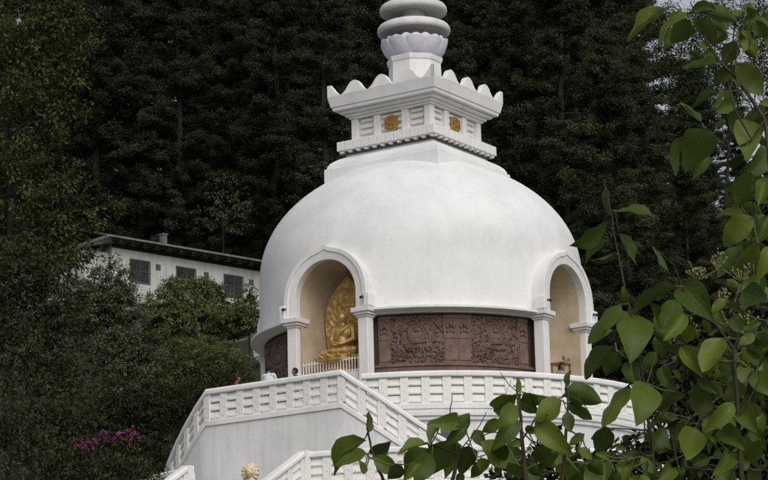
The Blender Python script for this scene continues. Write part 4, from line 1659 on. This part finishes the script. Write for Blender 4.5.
def trunk_and_limbs(base, lumps, r0, mat='bark', parent=None):
    """tapered trunk through the lumps with a limb to each; all in the thing's local frame"""
    mb = MB()
    L = sorted(lumps, key=lambda q: q[2])
    top = L[-1]
    pts = [Vector((0, 0, -0.5))]
    H = top[2]
    for i in range(1, 9):
        f = i / 8
        pts.append(Vector((top[0] * f ** 1.5 + 0.12 * math.sin(i * 1.7) * r0 * 3, top[1] * f ** 1.5 + 0.12 * math.cos(i * 2.3) * r0 * 3, -0.5 + (H + 0.5) * f)))
    mb.tube(pts, [r0 * (1 - 0.8 * i / 8) for i in range(9)], 9)
    for q in L[:-1]:
        c = Vector(q[:3])
        f = max(0.05, min(0.85, (c.z - 0.25 * (abs(c.x) + abs(c.y)) - q[5] * 0.4) / max(H, 0.1)))
        i = f * 8
        a = pts[int(i)].lerp(pts[min(8, int(i) + 1)], i - int(i))
        m = a.lerp(c, 0.5) + Vector((0, 0, 0.12 * (c - a).length))
        rr = r0 * (1 - 0.8 * f) * 0.6
        mb.tube([a, m, c], [rr, rr * 0.7, rr * 0.25], 7)
        for k in range(4):
            d = Vector(rand_dirs(1)[0]) * q[3] * 0.8
            mb.tube([m.lerp(c, 0.6), c + d * 0.5, c + d], [rr * 0.35, rr * 0.22, rr * 0.08], 5)
    return mb.build('trunk', mat, parent, 60)


def plant(name, label, cat, lumps_px, Y, mat, per_m2, csize, nleaf, L, W, r0=0.12, bark='bark', root=None, depth=1.0, group=None, fill=0.35, droop=0.35, ysp=0.25):
    """lumps in photo pixels (u, v, ru, rv) at depth Y (+ jitter); stands on the ground below"""
    s = pxm(Y)
    pts = []
    for (u, v, ru, rv) in lumps_px:
        c = at(u, v, Y + rng.uniform(-1, 1) * ysp * ru / s)
        pts.append((c.x, c.y, c.z, ru / s, depth * 0.5 * (ru + rv) / s, rv / s))
    bx = at(root, 400, Y).x if root is not None else float(np.mean([p[0] for p in pts]))
    by = Y
    bz = float(ground_z(bx, by))
    t = thing(name, label, cat, (bx, by, bz), 0, group)
    loc = [(p[0] - bx, p[1] - by, p[2] - bz, p[3], p[4], p[5]) for p in pts]
    trunk_and_limbs((0, 0, 0), loc, r0, bark, t)
    C, A, Nn, LL, WW, T = clump_leaves(loc, per_m2, csize, nleaf, L, W, droop, fill=fill)
    tag(link('crown', leaf_mesh('crown', mat, C, A, Nn, LL, WW, T), t), kind='stuff')
    return t


# ---- conifers of the forest: a few crowns shared by many trees
def conifer_meshes(seed, H, rmax, slim, mat, dense=1.0):
    global rng
    rg = np.random.default_rng(seed)
    C, A, Nn, T = [], [], [], []
    tr = MB()
    pts = [(0.25 * math.sin(i * 0.9 + seed) * i / 10, 0.25 * math.cos(i * 1.1) * i / 10, -2 + (H + 1.6) * i / 10) for i in range(11)]
    tr.tube(pts, [0.42 * (1 - 0.93 * i / 10) for i in range(11)], 10)
    h = H * 0.10
    while h < H - 0.3:
        f = (h - H * 0.10) / (H * 0.90)
        rb = rmax * (1 - f ** slim) * (0.55 + 0.45 * min(1, f * 5)) + 0.25
        nb = int(rg.integers(4, 8))
        for k in range(nb):
            a = rg.uniform(0, 2 * math.pi)
            ln = rb * rg.uniform(0.62, 1.18)
            # lobes make the outline uneven
            ln *= 1 + 0.20 * math.sin(a * 2 + h * 0.7 + seed) + 0.14 * math.sin(a * 3 - h * 1.3)
            el = 0.35 * f - 0.12 + rg.normal(0, 0.12)
            d = np.array([math.cos(a), math.sin(a), el])
            root = np.array([0, 0, h])
            tr.tube([tuple(root), tuple(root + d * ln * 0.55), tuple(root + d * ln * 0.95 + np.array([0, 0, 0.08 * ln]))], [0.05 * (1 - f) + 0.02, 0.03 * (1 - f) + 0.012, 0.006], 4)
            bt = rg.normal(0.40, 0.15)
            nc = int((3 + ln * 2.6) * dense)
            for j in range(nc):
                t = rg.uniform(0.25, 1.05) ** 0.8
                c = root + d * ln * t + np.array([0, 0, 0.08 * ln * t * t]) + rg.normal(0, 0.16, 3) * np.array([1, 1, 0.6])
                n = 60
                cr = rg.uniform(0.28, 0.60)
                off = unit(rg.normal(size=(n, 3))) * (rg.random((n, 1)) ** 0.4) * cr * np.array([1, 1, 0.62])
                ax = off * 1.2 + d * 0.45 + rg.normal(0, 0.35, (n, 3))
                ax[:, 2] -= 0.1
                nn = unit(off) * 0.8 + d * 0.5 + rg.normal(0, 0.25, (n, 3))
                nn[:, 2] += 0.45
                C.append(c + off)
                A.append(ax)
                Nn.append(nn)
                T.append(np.full(n, bt + rg.normal(0, 0.09)) + rg.normal(0, 0.05, n) + 0.10 * (t > 0.85))
        h += rg.uniform(0.36, 0.66)
    C, A, Nn, T = np.concatenate(C), np.concatenate(A), np.concatenate(Nn), np.concatenate(T)
    n = len(C)
    cm = leaf_mesh('crown', mat, C, A, Nn, 0.185 * rg.uniform(0.6, 1.2, n), 0.088 * rg.uniform(0.7, 1.3, n), T)
    return tr.mesh('trunk', ['bark'], 60, False), cm


KIN = [conifer_meshes(21, 26, 3.5, 1.6, 'conifer'), conifer_meshes(22, 27, 2.8, 2.4, 'conifer_blue'), conifer_meshes(23, 24, 3.6, 2.6, 'conifer'), conifer_meshes(24, 28, 2.7, 1.5, 'conifer_blue', 1.1), conifer_meshes(25, 22, 3.6, 3.2, 'conifer')]
FL = {0: 'dark olive conifer with a broad tapering crown', 1: 'cold green columnar conifer', 2: 'dark full-bodied conifer with a rounded top',
      3: 'slender pointed cold green conifer', 4: 'shorter dark round-crowned conifer'}


def forest_tree(x, y, k, s, spin):
    z = float(ground_z(x, y))
    u = proj((x, y, z + 12))[0]
    where = ('above the long house' if u < 262 else 'between house and spire' if u < 350 else 'behind the spire' if u < 480
             else 'beyond the right-hand niche' if u < 672 else 'under the open sky')
    if y < 70:
        where = 'close behind the dome'
    lab = FL[k] + ' ' + where
    t = thing('conifer_tree', lab, 'tree', (x, y, z), spin, 'forest: ' + lab)
    t.scale = (s, s, s)
    link('trunk', KIN[k][0], t)
    tag(link('crown', KIN[k][1], t), kind='stuff')


rt = random.Random(12)
kk = 0
for Y, step in ((79, 6.0), (88, 5.6), (98, 5.6), (109, 5.6), (121, 5.8), (134, 6.0)):
    half = (PW / 2 + 40) / pxm(Y)
    x0 = at(PW / 2, 200, Y).x
    x = x0 - half + rt.uniform(0, 3)
    while x < x0 + half + 1:
        xx, yy = x + rt.uniform(-1, 1), Y + rt.uniform(-3, 3)
        zb = float(ground_z(xx, yy))
        u = proj((xx, yy, zb))[0]
        s = rt.uniform(0.88, 1.12)
        k = rt.choice((0, 1, 2, 3, 4, 0, 2))
        if 652 < u < 830:
            # open corner: only low trees stand here
            if Y > 100:
                x += step
                continue
            s *= 0.50
        hidden_by_house = Y < 86 and 60 < u < 265
        if hidden_by_house:
            yy += 6
        forest_tree(xx, yy, k, s, rt.uniform(0, 6.28))
        x += step * rt.uniform(0.85, 1.2)
# nearer trees right of the dome, and a few beside it on the left
for (u, Y, k, s) in ((612, 46, 2, 0.86), (646, 52, 0, 0.72), (570, 58, 1, 0.98), (690, 40, 4, 0.62), (735, 36, 2, 0.50), (770, 44, 4, 0.60), (630, 30, 4, 0.62), (520, 62, 0, 0.9),
                     (330, 72, 1, 0.9), (710, 58, 3, 0.62)):
    p = at(u, 300, Y)
    forest_tree(p.x, Y, k, s, rt.uniform(0, 6.28))

# ---- broadleaf trees and shrubs on the left
plant('broadleaf_tree', 'tall dark broadleaf tree with small glossy leaves rising past the house gable', 'tree',
      [(5, 20, 62, 50), (50, 20, 40, 40), (76, 22, 24, 26), (88, 48, 17, 14), (30, 75, 52, 42), (70, 72, 26, 24), (12, 130, 55, 42), (55, 118, 28, 20), (66, 112, 18, 12),
       (15, 190, 55, 40), (55, 185, 34, 26), (60, 220, 40, 26), (92, 222, 18, 9), (114, 206, 12, 8), (20, 245, 60, 40), (70, 255, 30, 24)],
      -30, 'olive', 7.0, 0.30, 26, 0.125, 0.05, 0.20, root=12, depth=0.9)
plant('broadleaf_tree', 'rounded bushy tree with pale leaf tips hiding the house gable', 'tree',
      [(108, 288, 26, 26), (86, 306, 28, 28), (124, 308, 16, 24), (100, 330, 32, 22)], 34, 'grey_leaf', 9.0, 0.34, 28, 0.17, 0.07, 0.16, root=100)
plant('broadleaf_tree', 'dark spreading tree mass with drooping leaves low beside the tall tree', 'tree',
      [(40, 268, 40, 26), (12, 272, 44, 30), (18, 304, 56, 42), (52, 304, 30, 30), (14, 350, 56, 44), (58, 356, 34, 34), (76, 384, 26, 20)], -34, 'deep', 11.0, 0.28, 26, 0.105, 0.042, 0.14, root=30)
plant('leafy_bush', 'dark leafy bush with drooping leaves at the foot of the tall tree', 'bush',
      [(20, 405, 60, 36), (70, 400, 40, 30), (30, 450, 66, 36), (85, 462, 40, 22), (130, 470, 34, 14), (60, 430, 40, 28)], -36, 'deep', 9.0, 0.26, 26, 0.10, 0.04, 0.10, root=40)
plant('round_shrub', 'bright olive rounded shrub in front of the house windows', 'shrub',
      [(190, 300, 36, 22), (165, 312, 24, 24), (216, 310, 26, 24), (192, 324, 50, 22), (181, 284, 16, 9), (232, 324, 18, 16), (206, 290, 16, 10)], 45, 'shrub', 8.0, 0.30, 26, 0.17, 0.075, 0.14)
plant('round_shrub', 'small upright olive shrub between the house wall and the dome', 'shrub',
      [(247, 304, 11, 14), (240, 318, 13, 14), (252, 324, 14, 16), (250, 292, 6, 8)], 44, 'shrub', 8.0, 0.26, 24, 0.16, 0.07, 0.10)
plant('round_shrub', 'large fine-leaved dark green shrub below the bright rounded shrub', 'shrub',
      [(192, 354, 44, 16), (164, 372, 24, 24), (222, 364, 26, 20), (194, 382, 42, 24), (246, 372, 14, 18)], 32, 'olive_mid', 11.0, 0.30, 30, 0.13, 0.05, 0.14)
plant('round_shrub', 'arching grey-green shrub beside the grey retaining wall', 'shrub',
      [(136, 350, 24, 18), (116, 366, 26, 20), (150, 368, 16, 18), (128, 338, 16, 12), (104, 350, 18, 16)], 14, 'grey_leaf', 12.0, 0.30, 28, 0.16, 0.06, 0.10)
plant('leafy_bush', 'shaded bush on the bank left of the curved stair flight', 'bush',
      [(150, 410, 34, 26), (120, 412, 30, 24), (178, 402, 22, 20), (150, 440, 30, 24), (112, 440, 26, 22), (138, 462, 26, 18), (126, 398, 30, 20), (104, 420, 24, 20)], 9, 'deep', 16.0, 0.28, 26, 0.12, 0.05, 0.10)
plant('leafy_bush', 'low dark bush tucked behind the landing rail', 'bush',
      [(205, 392, 24, 22), (228, 385, 22, 18), (190, 415, 20, 24)], 14, 'deep', 10.0, 0.28, 26, 0.12, 0.05, 0.10)
# slender saplings behind the house roof
plant('slender_tree', 'sparse greyish broadleaf tree just above the house roof', 'tree',
      [(222, 190, 18, 16), (238, 200, 16, 18), (215, 215, 22, 14), (236, 222, 16, 12)], 76, 'grey_leaf', 2.2, 0.40, 10, 0.22, 0.09, 0.06, 'bark', root=225)
# lacy tree against the sky at the right
plant('lacy_tree', 'thin lacy tree with sky showing through its small leaves behind the large-leaved branches', 'tree',
      [(700, 35, 34, 24), (745, 70, 34, 30), (715, 75, 30, 26), (672, 22, 26, 20), (758, 25, 28, 24), (725, 110, 40, 22), (690, 95, 28, 26), (735, 12, 40, 18), (770, 60, 24, 40), (660, 50, 20, 30), (690, 62, 26, 20), (672, 78, 18, 20), (705, 20, 26, 18)], 66, 'deep', 4.6, 0.50, 18, 0.18, 0.07, 0.16, root=730, fill=0.6)
plant('leafy_bush', 'low dark bush in front of the pink azaleas', 'bush', [(98, 469, 34, 13), (132, 474, 24, 9), (66, 466, 26, 14), (112, 462, 22, 10)], -41, 'deep', 12.0, 0.2, 26, 0.09, 0.036, 0.05)
for (u, v, ru, rv), lab in (((94, 443, 14, 11), 'pink flowering azalea bush, the fuller of the two below the slope'), ((127, 440, 10, 10), 'pink flowering azalea bush nearer the curved stair')):
    Y = -39
    s = pxm(Y)
    c = at(u, v, Y)
    bz = float(ground_z(c.x, Y))
    t = thing('azalea_bush', lab, 'bush', (c.x, Y, bz))
    lp = [(rng.uniform(-0.95, 0.95) * ru / s, rng.uniform(-0.5, 0.5) * ru / s, c.z - bz + rng.uniform(-0.8, 0.8) * rv / s, ru / s * 0.20, ru / s * 0.20, rv / s * 0.20) for _ in range(10)]
    trunk_and_limbs((0, 0, 0), lp, 0.05, 'bark', t)
    C, A, Nn, LL, WW, T = clump_leaves(lp, 14, 0.12, 14, 0.075, 0.055, 0.0)
    tag(link('blossom', leaf_mesh('blossom', 'pink', C, A, Nn, LL, WW, T), t), kind='stuff')
    lq = [(x * 1.2, y - 0.05, z - 0.10, a * 1.15, b * 1.15, d * 1.1) for x, y, z, a, b, d in lp]
    C, A, Nn, LL, WW, T = clump_leaves(lq, 12, 0.14, 10, 0.10, 0.04)
    tag(link('crown', leaf_mesh('crown', 'deep', C, A, Nn, LL, WW, T), t), kind='stuff')


# ------------------------------------------------------------------ large-leaved plants near the camera
def big_leaf(seed, curl, fold):
    """ovate leaf, unit length along +X, blade normal +Z, stalk end at the origin"""
    nu, nv = 9, 4
    rg = random.Random(seed)
    ph = rg.uniform(0, 6)
    vs, uvs, fs = [], [], []
    for i in range(nu + 1):
        u = i / nu
        w = (0.272 + 0.03 * math.sin(ph)) * (math.sin(math.pi * u ** (0.90 + 0.10 * math.sin(ph * 3))) ** 0.70) if 0 < u < 1 else 0.012
        if 0.7 < u < 1:
            w *= 1 - 0.8 * (u - 0.7)
        for j in range(nv + 1):
            v = (j / nv - 0.5) * 2
            x = u
            y = v * w
            z = -curl * (u - 0.25) ** 2 + fold * abs(v) * w * 1.6 + 0.034 * math.sin(u * 9 + ph + v * 1.5) * abs(v) + 0.02 * math.sin(u * 17 + ph * 2) * v * v - 0.06 * fold
            vs.append((x, y, z))
            uvs.append((u, v * w / 0.272, 0))
    for i in range(nu):
        for j in range(nv):
            k = i * (nv + 1) + j
            fs.append((k, k + nv + 1, k + nv + 2, k + 1))
    me = bpy.data.meshes.new('leaf')
    me.from_pydata(vs, [], fs)
    a = me.attributes.new('leaf_uv', 'FLOAT_VECTOR', 'POINT')
    a.data.foreach_set('vector', np.array(uvs, np.float32).reshape(-1))
    for p in me.polygons:
        p.use_smooth = True
    me.materials.append(M['big_leaf'])
    return me


BL = [big_leaf(1, 0.28, 0.25), big_leaf(2, 0.10, 0.50), big_leaf(3, 0.55, 0.15), big_leaf(4, -0.18, 0.35), big_leaf(5, 0.2, 0.7), big_leaf(6, 0.75, 0.3), big_leaf(7, 0.35, -0.2), big_leaf(8, 0.05, 0.12)]
rl = random.Random(31)


def place_leaf(parent, origin, b, t, w, Y, flip=None):
    """leaf whose stalk end is seen at pixel b and tip at pixel t, apparent width w, at depth Y"""
    P = at(b[0], b[1], Y)
    s = FPX / (P - CAM).dot(CFWD)
    du, dv = t[0] - b[0], -(t[1] - b[1])
    l = math.hypot(du, dv)
    ex, ey = du / l, dv / l
    asp = w / l
    if asp > 0.53:
        real = w / 0.53
        tau = math.acos(min(1, l / real))
        roll = rl.uniform(-0.15, 0.15)
    else:
        tau = rl.uniform(0.05, 0.5)
        real = l / math.cos(tau)
        roll = math.acos(min(1, max(0.12, asp * math.cos(tau) / 0.53))) * rl.choice((-1, 1))
    real *= 0.94 / s
    sg = rl.choice((-1, 1)) if flip is None else flip
    ax = (CRIGHT * ex + CUP * ey) * math.cos(tau) + CFWD * math.sin(tau) * sg
    n0 = -CFWD - ax * (-CFWD).dot(ax)
    n0.normalize()
    nn = Quaternion(ax, roll) @ n0
    if nn.z < -0.25 and rl.random() < 0.7:
        nn = -nn
    sd_ = nn.cross(ax)
    mat = Matrix((ax, sd_, nn)).transposed().to_4x4()
    o = bpy.data.objects.new('leaf', rl.choice(BL))
    COL.objects.link(o)
    o.parent = parent
    o.matrix_local = Matrix.Translation(P - origin) @ mat @ Matrix.Diagonal((real, real * rl.uniform(0.94, 1.06), real, 1))
    return P


def seg_nearest(p, lines):
    best = None
    for ln in lines:
        for a, b in zip(ln[:-1], ln[1:]):
            d = b - a
            t = max(0, min(1, (p - a).dot(d) / max(d.length_squared, 1e-12)))
            q = a + d * t
            e = (p - q).length
            if best is None or e < best[0]:
                best = (e, q)
    return best


def big_plant(name, label, leaves, stems, Y, root_uv, extra=()):
    base = at(root_uv[0], root_uv[1], Y)
    gz = float(ground_z(base.x, base.y))
    O = Vector((base.x, base.y, gz))
    t = thing(name, label, 'shrub', O)
    mb = MB()
    lines = []
    for st in stems:
        pts = []
        for q in st:
            u, v = q[0], q[1]
            dy = q[3] if len(q) > 3 else 0.0
            pts.append(at(u, v, Y + dy))
        rad = [q[2] for q in st]
        # smooth the polyline
        P2, R2 = [pts[0]], [rad[0]]
        for a, b, c, d in zip(pts[:-1], pts[1:], rad[:-1], rad[1:]):
            for k in range(1, 4):
                f = k / 3
                wob = Vector((rl.uniform(-1, 1), rl.uniform(-1, 1), rl.uniform(-1, 1))) * 0.0016 * (k < 3)
                P2.append(a.lerp(b, f) + wob)
                R2.append(c + (d - c) * f)
        lines.append(P2)
        mb.tube([p - O for p in P2], R2, 7)
    # main stems run on down to the soil
    for st in stems:
        if st[0][1] >= 478 and st[0][2] >= 0.0028:
            p = at(st[0][0], st[0][1], Y + (st[0][3] if len(st[0]) > 3 else 0))
            r_ = st[0][2]
            g = Vector((p.x * 0.55 + O.x * 0.45, O.y, gz - 0.05))
            mb.tube([g - O, g.lerp(p, 0.5) + Vector((0.02, 0, 0)) - O, p - O], [r_ * 2.6, r_ * 1.7, r_], 7)
    stem = mb.build('stem', 'twig', t, 60)
    pet = MB()
    for lf in leaves:
        b, tp, w = lf[0], lf[1], lf[2]
        yo = lf[3] if len(lf) > 3 else rl.uniform(-0.10, 0.10)
        P = place_leaf(stem, O, b, tp, w, Y + yo)
        e, q = seg_nearest(P, lines)
        m = P.lerp(q, 0.5) + Vector((0, 0, -0.06 * e))
        pet.tube([P - O, m - O, q - O], [0.0010, 0.0012, 0.0016], 5)
        if e > 0.012:
            lines.append([P.lerp(q, 0.25), m, q])
    tag(pet.build('leaf_stalks', 'petiole', stem, 60), kind='stuff')
    return t, stem, O, lines


def L(bx, by, tx, ty, w, *z):
    return ((bx, by), (tx, ty), w) + z


UPPER = [L(664, 9, 625, 40, 10), L(687, 12, 649, 38, 9), L(690, 20, 673, 43, 20), L(716, 10, 687, 9, 12), L(705, 12, 738, 22, 17), L(696, 18, 716, 48, 15),
         L(735, 40, 728, 62, 17), L(718, 62, 683, 71, 7), L(735, 66, 711, 82, 15), L(737, 64, 764, 93, 24), L(717, 92, 690, 108, 7), L(721, 90, 712, 110, 6),
         L(701, 122, 678, 103, 5), L(706, 128, 695, 160, 32), L(687, 135, 666, 169, 15, 0.05), L(708, 153, 695, 176, 16, 0.1), L(748, 118, 743, 152, 28), L(768, 112, 742, 130, 25),
         L(746, 154, 724, 169, 8), L(770, 148, 752, 172, 26), L(750, 172, 740, 208, 24), L(744, 214, 715, 209, 10), L(752, 217, 718, 246, 22), L(758, 243, 748, 267, 20),
         L(747, 246, 716, 282, 13), L(768, 216, 755, 246, 18), L(664, 8, 646, 19, 11), L(756, 20, 768, 40, 14), L(748, 8, 762, 22, 16), L(765, 180, 756, 205, 18),
         L(700, 58, 688, 50, 6), L(770, 245, 760, 275, 20), L(742, 30, 758, 48, 10), L(716, 128, 730, 120, 8), L(670, 30, 664, 52, 10, 0.08)]
MID = [L(607, 222, 571.5, 251, 17), L(611, 238, 580, 256, 9), L(615, 253, 590, 263, 6), L(617, 211, 658, 212, 8), L(619, 234, 636, 268, 10), L(653, 247, 676, 271, 6),
       L(612, 216, 604, 177, 5), L(620, 304, 580.5, 339, 13), L(624, 303, 625, 287, 8), L(676, 286, 630, 313, 11), L(634, 311, 630, 347, 36), L(612, 330, 599, 336, 7), L(677, 300, 660, 336, 22),
       L(681, 284, 707, 318, 34), L(742, 292, 766, 302, 24), L(726, 304, 745, 313, 7), L(690, 325, 688, 346, 14), L(684, 353, 658, 344, 9), L(722, 338, 700, 376, 20),
       L(684, 314, 661, 341, 22), L(755, 335, 737, 345, 10), L(612, 346, 580, 377, 16), L(617, 352, 606, 379, 17), L(645, 357, 617, 381, 14), L(648, 382, 638, 413, 30),
       L(628, 385, 594, 421, 12), L(679, 392, 664, 410, 23), L(680, 347, 706, 378, 22), L(722, 343, 705, 377, 18), L(688, 392, 713, 408, 26), L(734, 402, 708, 428, 22),
       L(738, 404, 752, 430, 26), L(695, 428, 680, 462, 27), L(607, 428, 600, 459, 21), L(612, 430, 590, 440, 10), L(730, 318, 744, 334, 12), L(656, 352, 640, 372, 12), L(720, 430, 742, 446, 22),
       L(700, 380, 716, 392, 14), L(746, 350, 768, 362, 18), L(752, 372, 768, 392, 20), L(665, 428, 652, 450, 16), L(730, 452, 712, 472, 22), L(760, 440, 748, 466, 20),
       L(640, 452, 622, 468, 16), L(672, 466, 655, 482, 18), L(655, 330, 672, 346, 12), L(630, 360, 634, 386, 12), L(658, 318, 648, 300, 10), L(718, 360, 736, 376, 14), L(745, 384, 728, 398, 16)]
LOW = [L(368, 433, 366.5, 411, 7), L(364, 439, 326, 476, 17), L(366, 453, 333, 467, 10), L(373, 456, 391, 440, 17), L(374, 456, 399, 474, 17), L(364, 474, 362, 458, 7), L(428, 443, 396, 451, 8),
       L(430, 448, 391, 475, 18), L(432, 454, 413, 483, 20), L(453, 440, 424, 481, 26), L(443, 419, 426, 444, 14), L(461, 420, 441, 421, 22), L(455, 433, 470, 412, 14, -0.05),
       L(467, 425, 447, 443, 16), L(457, 441, 448, 471, 22, 0.05), L(470, 446, 462, 475, 22), L(516, 395, 490, 416, 24), L(521, 392, 554, 399, 11), L(517, 393, 517, 377, 6),
       L(562, 400, 536, 418, 22), L(534, 419, 564, 449, 28), L(525, 428, 541, 432, 10), L(518, 417, 498, 442, 23), L(481, 441, 527, 466, 20), L(500, 420, 482, 433, 12),
       L(490, 462, 468, 479, 14), L(568, 386, 567, 368, 8), L(565, 390, 606, 405, 23), L(568, 402, 595, 417, 12), L(562, 396, 590, 398, 7), L(567, 412, 570, 433, 12),
       L(584, 434, 568, 446, 9), L(578, 450, 597, 458, 9), L(520, 400, 538, 412, 18), L(516, 405, 500, 424, 18), L(506, 446, 492, 464, 18), L(536, 446, 552, 466, 18), L(556, 446, 540, 470, 16),
       L(402, 466, 386, 482, 14), L(420, 462, 404, 480, 14), L(478, 460, 492, 474, 14), L(520, 466, 506, 482, 18), L(572, 462, 556, 480, 16), L(600, 466, 584, 482, 16), L(548, 404, 532, 398, 10),
       L(590, 462, 606, 478, 14), L(474, 430, 484, 446, 12)]
rf_ = random.Random(77)


def filler(n, boxes, lo, hi, back):
    out = []
    for _ in range(n):
        x0, x1, y0, y1 = rf_.choice(boxes)
        bx, by = rf_.uniform(x0, x1), rf_.uniform(y0, y1)
        a = rf_.gauss(math.pi / 2, 0.9)
        l = rf_.uniform(lo, hi)
        out.append(L(bx, by, bx + l * math.cos(a), by + l * math.sin(a), l * rf_.uniform(0.35, 0.8), rf_.uniform(*back)))
    return out


UPPER += filler(26, [(690, 768, 0, 100), (735, 768, 0, 110), (700, 750, 5, 60)], 12, 24, (0.05, 0.35))
UPPER += filler(16, [(735, 768, 110, 300)], 13, 26, (0.0, 0.3))
UPPER += filler(26, [(735, 768, 95, 300), (745, 770, 60, 260)], 13, 27, (0.12, 0.35))
MID += filler(110, [(650, 768, 300, 470), (690, 768, 320, 475), (640, 768, 400, 475), (720, 768, 280, 400)], 12, 27, (0.06, 0.45))
LOW += filler(48, [(400, 640, 452, 476), (480, 620, 440, 474), (560, 650, 455, 478)], 11, 22, (0.05, 0.35))
bp1 = big_plant('large_leaved_shrub', 'tall large-leaved shrub reaching up across the sky gap with twigs and hanging leaves', UPPER,
                [[(800, 482, 0.006), (790, 380, 0.0058), (780, 260, 0.005), (765, 120, 0.0042), (737, 78, 0.0036), (722, 64, 0.0032), (708, 45, 0.0026), (697, 20, 0.0020), (690, 2, 0.0012)],
                 [(765, 120, 0.003), (752, 140, 0.0022), (735, 110, 0.002), (728, 82, 0.0016)], [(697, 20, 0.0014), (672, 6, 0.001), (664, 8, 0.0008)], [(752, 140, 0.002), (730, 150, 0.0014), (706, 128, 0.001)],
                 [(780, 260, 0.0025), (758, 225, 0.002), (752, 200, 0.0016), (752, 172, 0.001)], [(722, 64, 0.0018), (742, 35, 0.0014), (750, 8, 0.001)], [(758, 225, 0.002), (750, 243, 0.0012)],
                 [(730, 150, 0.0012), (712, 100, 0.0009), (719, 90, 0.0007)]], -82.6, (800, 480))
bp2 = big_plant('large_leaved_shrub', 'dense large-leaved shrub with flower buds beside the right-hand arched niche', MID,
                [[(742, 482, 0.0052), (738, 420, 0.0046), (734, 350, 0.0036), (716, 324, 0.003), (695, 314, 0.0022), (682, 286, 0.0014)], [(655, 482, 0.0040), (650, 430, 0.0036), (640, 362, 0.0028), (630, 310, 0.0022), (617, 248, 0.0018), (612, 216, 0.0014), (604, 182, 0.0008)],
                 [(734, 350, 0.002), (745, 310, 0.0014), (735, 292, 0.001)], [(650, 430, 0.002), (682, 392, 0.0015), (684, 350, 0.0012)], [(738, 420, 0.002), (700, 400, 0.0014), (690, 392, 0.001)],
                 [(640, 362, 0.0016), (618, 350, 0.001)], [(650, 430, 0.0016), (612, 428, 0.001)], [(682, 286, 0.0012), (674, 265, 0.0009), (654, 247, 0.0007)], [(650, 400, 0.0014), (630, 384, 0.001)], [(738, 420, 0.002), (760, 380, 0.0012), (752, 340, 0.0008)]],
                -83.0, (700, 480))
bp3 = big_plant('large_leaved_shrub', 'low spreading large-leaved shrub in front of the lower balustrade', LOW,
                [[(384, 482, 0.0030), (376, 462, 0.0024), (371, 448, 0.0019), (368, 430, 0.0012), (366.5, 415, 0.0008)], [(452, 482, 0.0036), (458, 455, 0.0028), (455, 436, 0.002), (450, 415, 0.0012), (452, 394, 0.0006)], [(526, 482, 0.0040), (522, 440, 0.0034), (519, 405, 0.0026), (517, 392, 0.0018)],
                 [(562, 482, 0.0036), (566, 430, 0.0028), (568, 400, 0.002), (566, 380, 0.0012)], [(458, 455, 0.0018), (436, 446, 0.0012), (428, 444, 0.0008)], [(522, 440, 0.0018), (495, 432, 0.0012), (478, 438, 0.0009)], [(522, 440, 0.0018), (534, 420, 0.0012)],
                 [(566, 430, 0.0018), (582, 436, 0.0012), (590, 460, 0.0009)], [(517, 392, 0.0010), (508, 384, 0.0007), (500, 372, 0.0005)], [(519, 405, 0.0008), (508, 415, 0.0006), (506, 395, 0.0005), (511, 380, 0.0004)], [(458, 455, 0.0012), (480, 425, 0.0009), (486, 412, 0.0007)], [(371, 448, 0.0010), (363, 470, 0.001)]],
                -83.4, (480, 480))

# clusters of small flower buds on the middle shrub
t2, stem2, O2, _ = bp2
for (u, v, ru, rv) in ((698, 272, 13, 8), (718, 258, 9, 10), (742, 274, 13, 9), (724, 296, 8, 8), (728, 322, 12, 10), (690, 330, 8, 10), (745, 318, 10, 8), (672, 322, 7, 8)):
    n = 26
    Y = -82.9
    s = pxm(Y)
    c = at(u, v, Y) - O2
    C = np.array(c) + rng.normal(0, 0.45, (n, 3)) * np.array([ru, 0.7 * ru, rv]) / s
    mb = MB()
    for p in C:
        mb.sphere(p, rng.uniform(0.0018, 0.0034), 6, 0, (0.8, 0.8, 1.25))
        mb.tube([Vector(c) + Vector((0, 0, -rv / s)), p], 0.0007, 3)
    me = mb.mesh('bud_cluster', ['bud'], 80, False)
    a = me.attributes.new('tint', 'FLOAT', 'FACE')
    a.data.foreach_set('value', rng.uniform(0.2, 0.9, len(me.polygons)).astype(np.float32))
    tag(link('bud_cluster', me, stem2), kind='stuff')


def dense_bush(label, lumps_px, Y, per_m2, L_, mat='bush_leaf'):
    s = pxm(Y)
    pts = []
    for (u, v, ru, rv) in lumps_px:
        c = at(u, v, Y + rng.uniform(-0.1, 0.1))
        pts.append((c.x, c.y, c.z, ru / s, 0.8 * ru / s, rv / s))
    bx = float(np.mean([p[0] for p in pts]))
    bz = float(ground_z(bx, Y))
    t = thing('dense_bush', label, 'bush', (bx, Y, bz))
    loc = [(p[0] - bx, p[1] - Y, p[2] - bz, p[3], p[4], p[5]) for p in pts]
    trunk_and_limbs((0, 0, 0), loc, 0.012, 'twig', t)
    C, A, Nn, LL, WW, T = clump_leaves(loc, per_m2, 0.05, 9, L_, L_ * 0.5, 0.2, fill=0.7)
    tag(link('foliage', leaf_mesh('foliage', mat, C, A, Nn, LL, WW, T), t), kind='stuff')


dense_bush('dark small-leaved bush filling the space under the large-leaved shrub', [(650, 450, 34, 22), (700, 455, 44, 30), (755, 440, 36, 44), (620, 470, 36, 14), (720, 400, 26, 26), (760, 380, 22, 34), (690, 360, 22, 26), (745, 330, 22, 26), (665, 400, 24, 24)], -81.6, 750, 0.030)
dense_bush('dark twiggy bush low in front of the lower balustrade', [(540, 468, 30, 12), (585, 466, 30, 14), (510, 474, 26, 8), (548, 448, 16, 12)], -82.2, 800, 0.026)
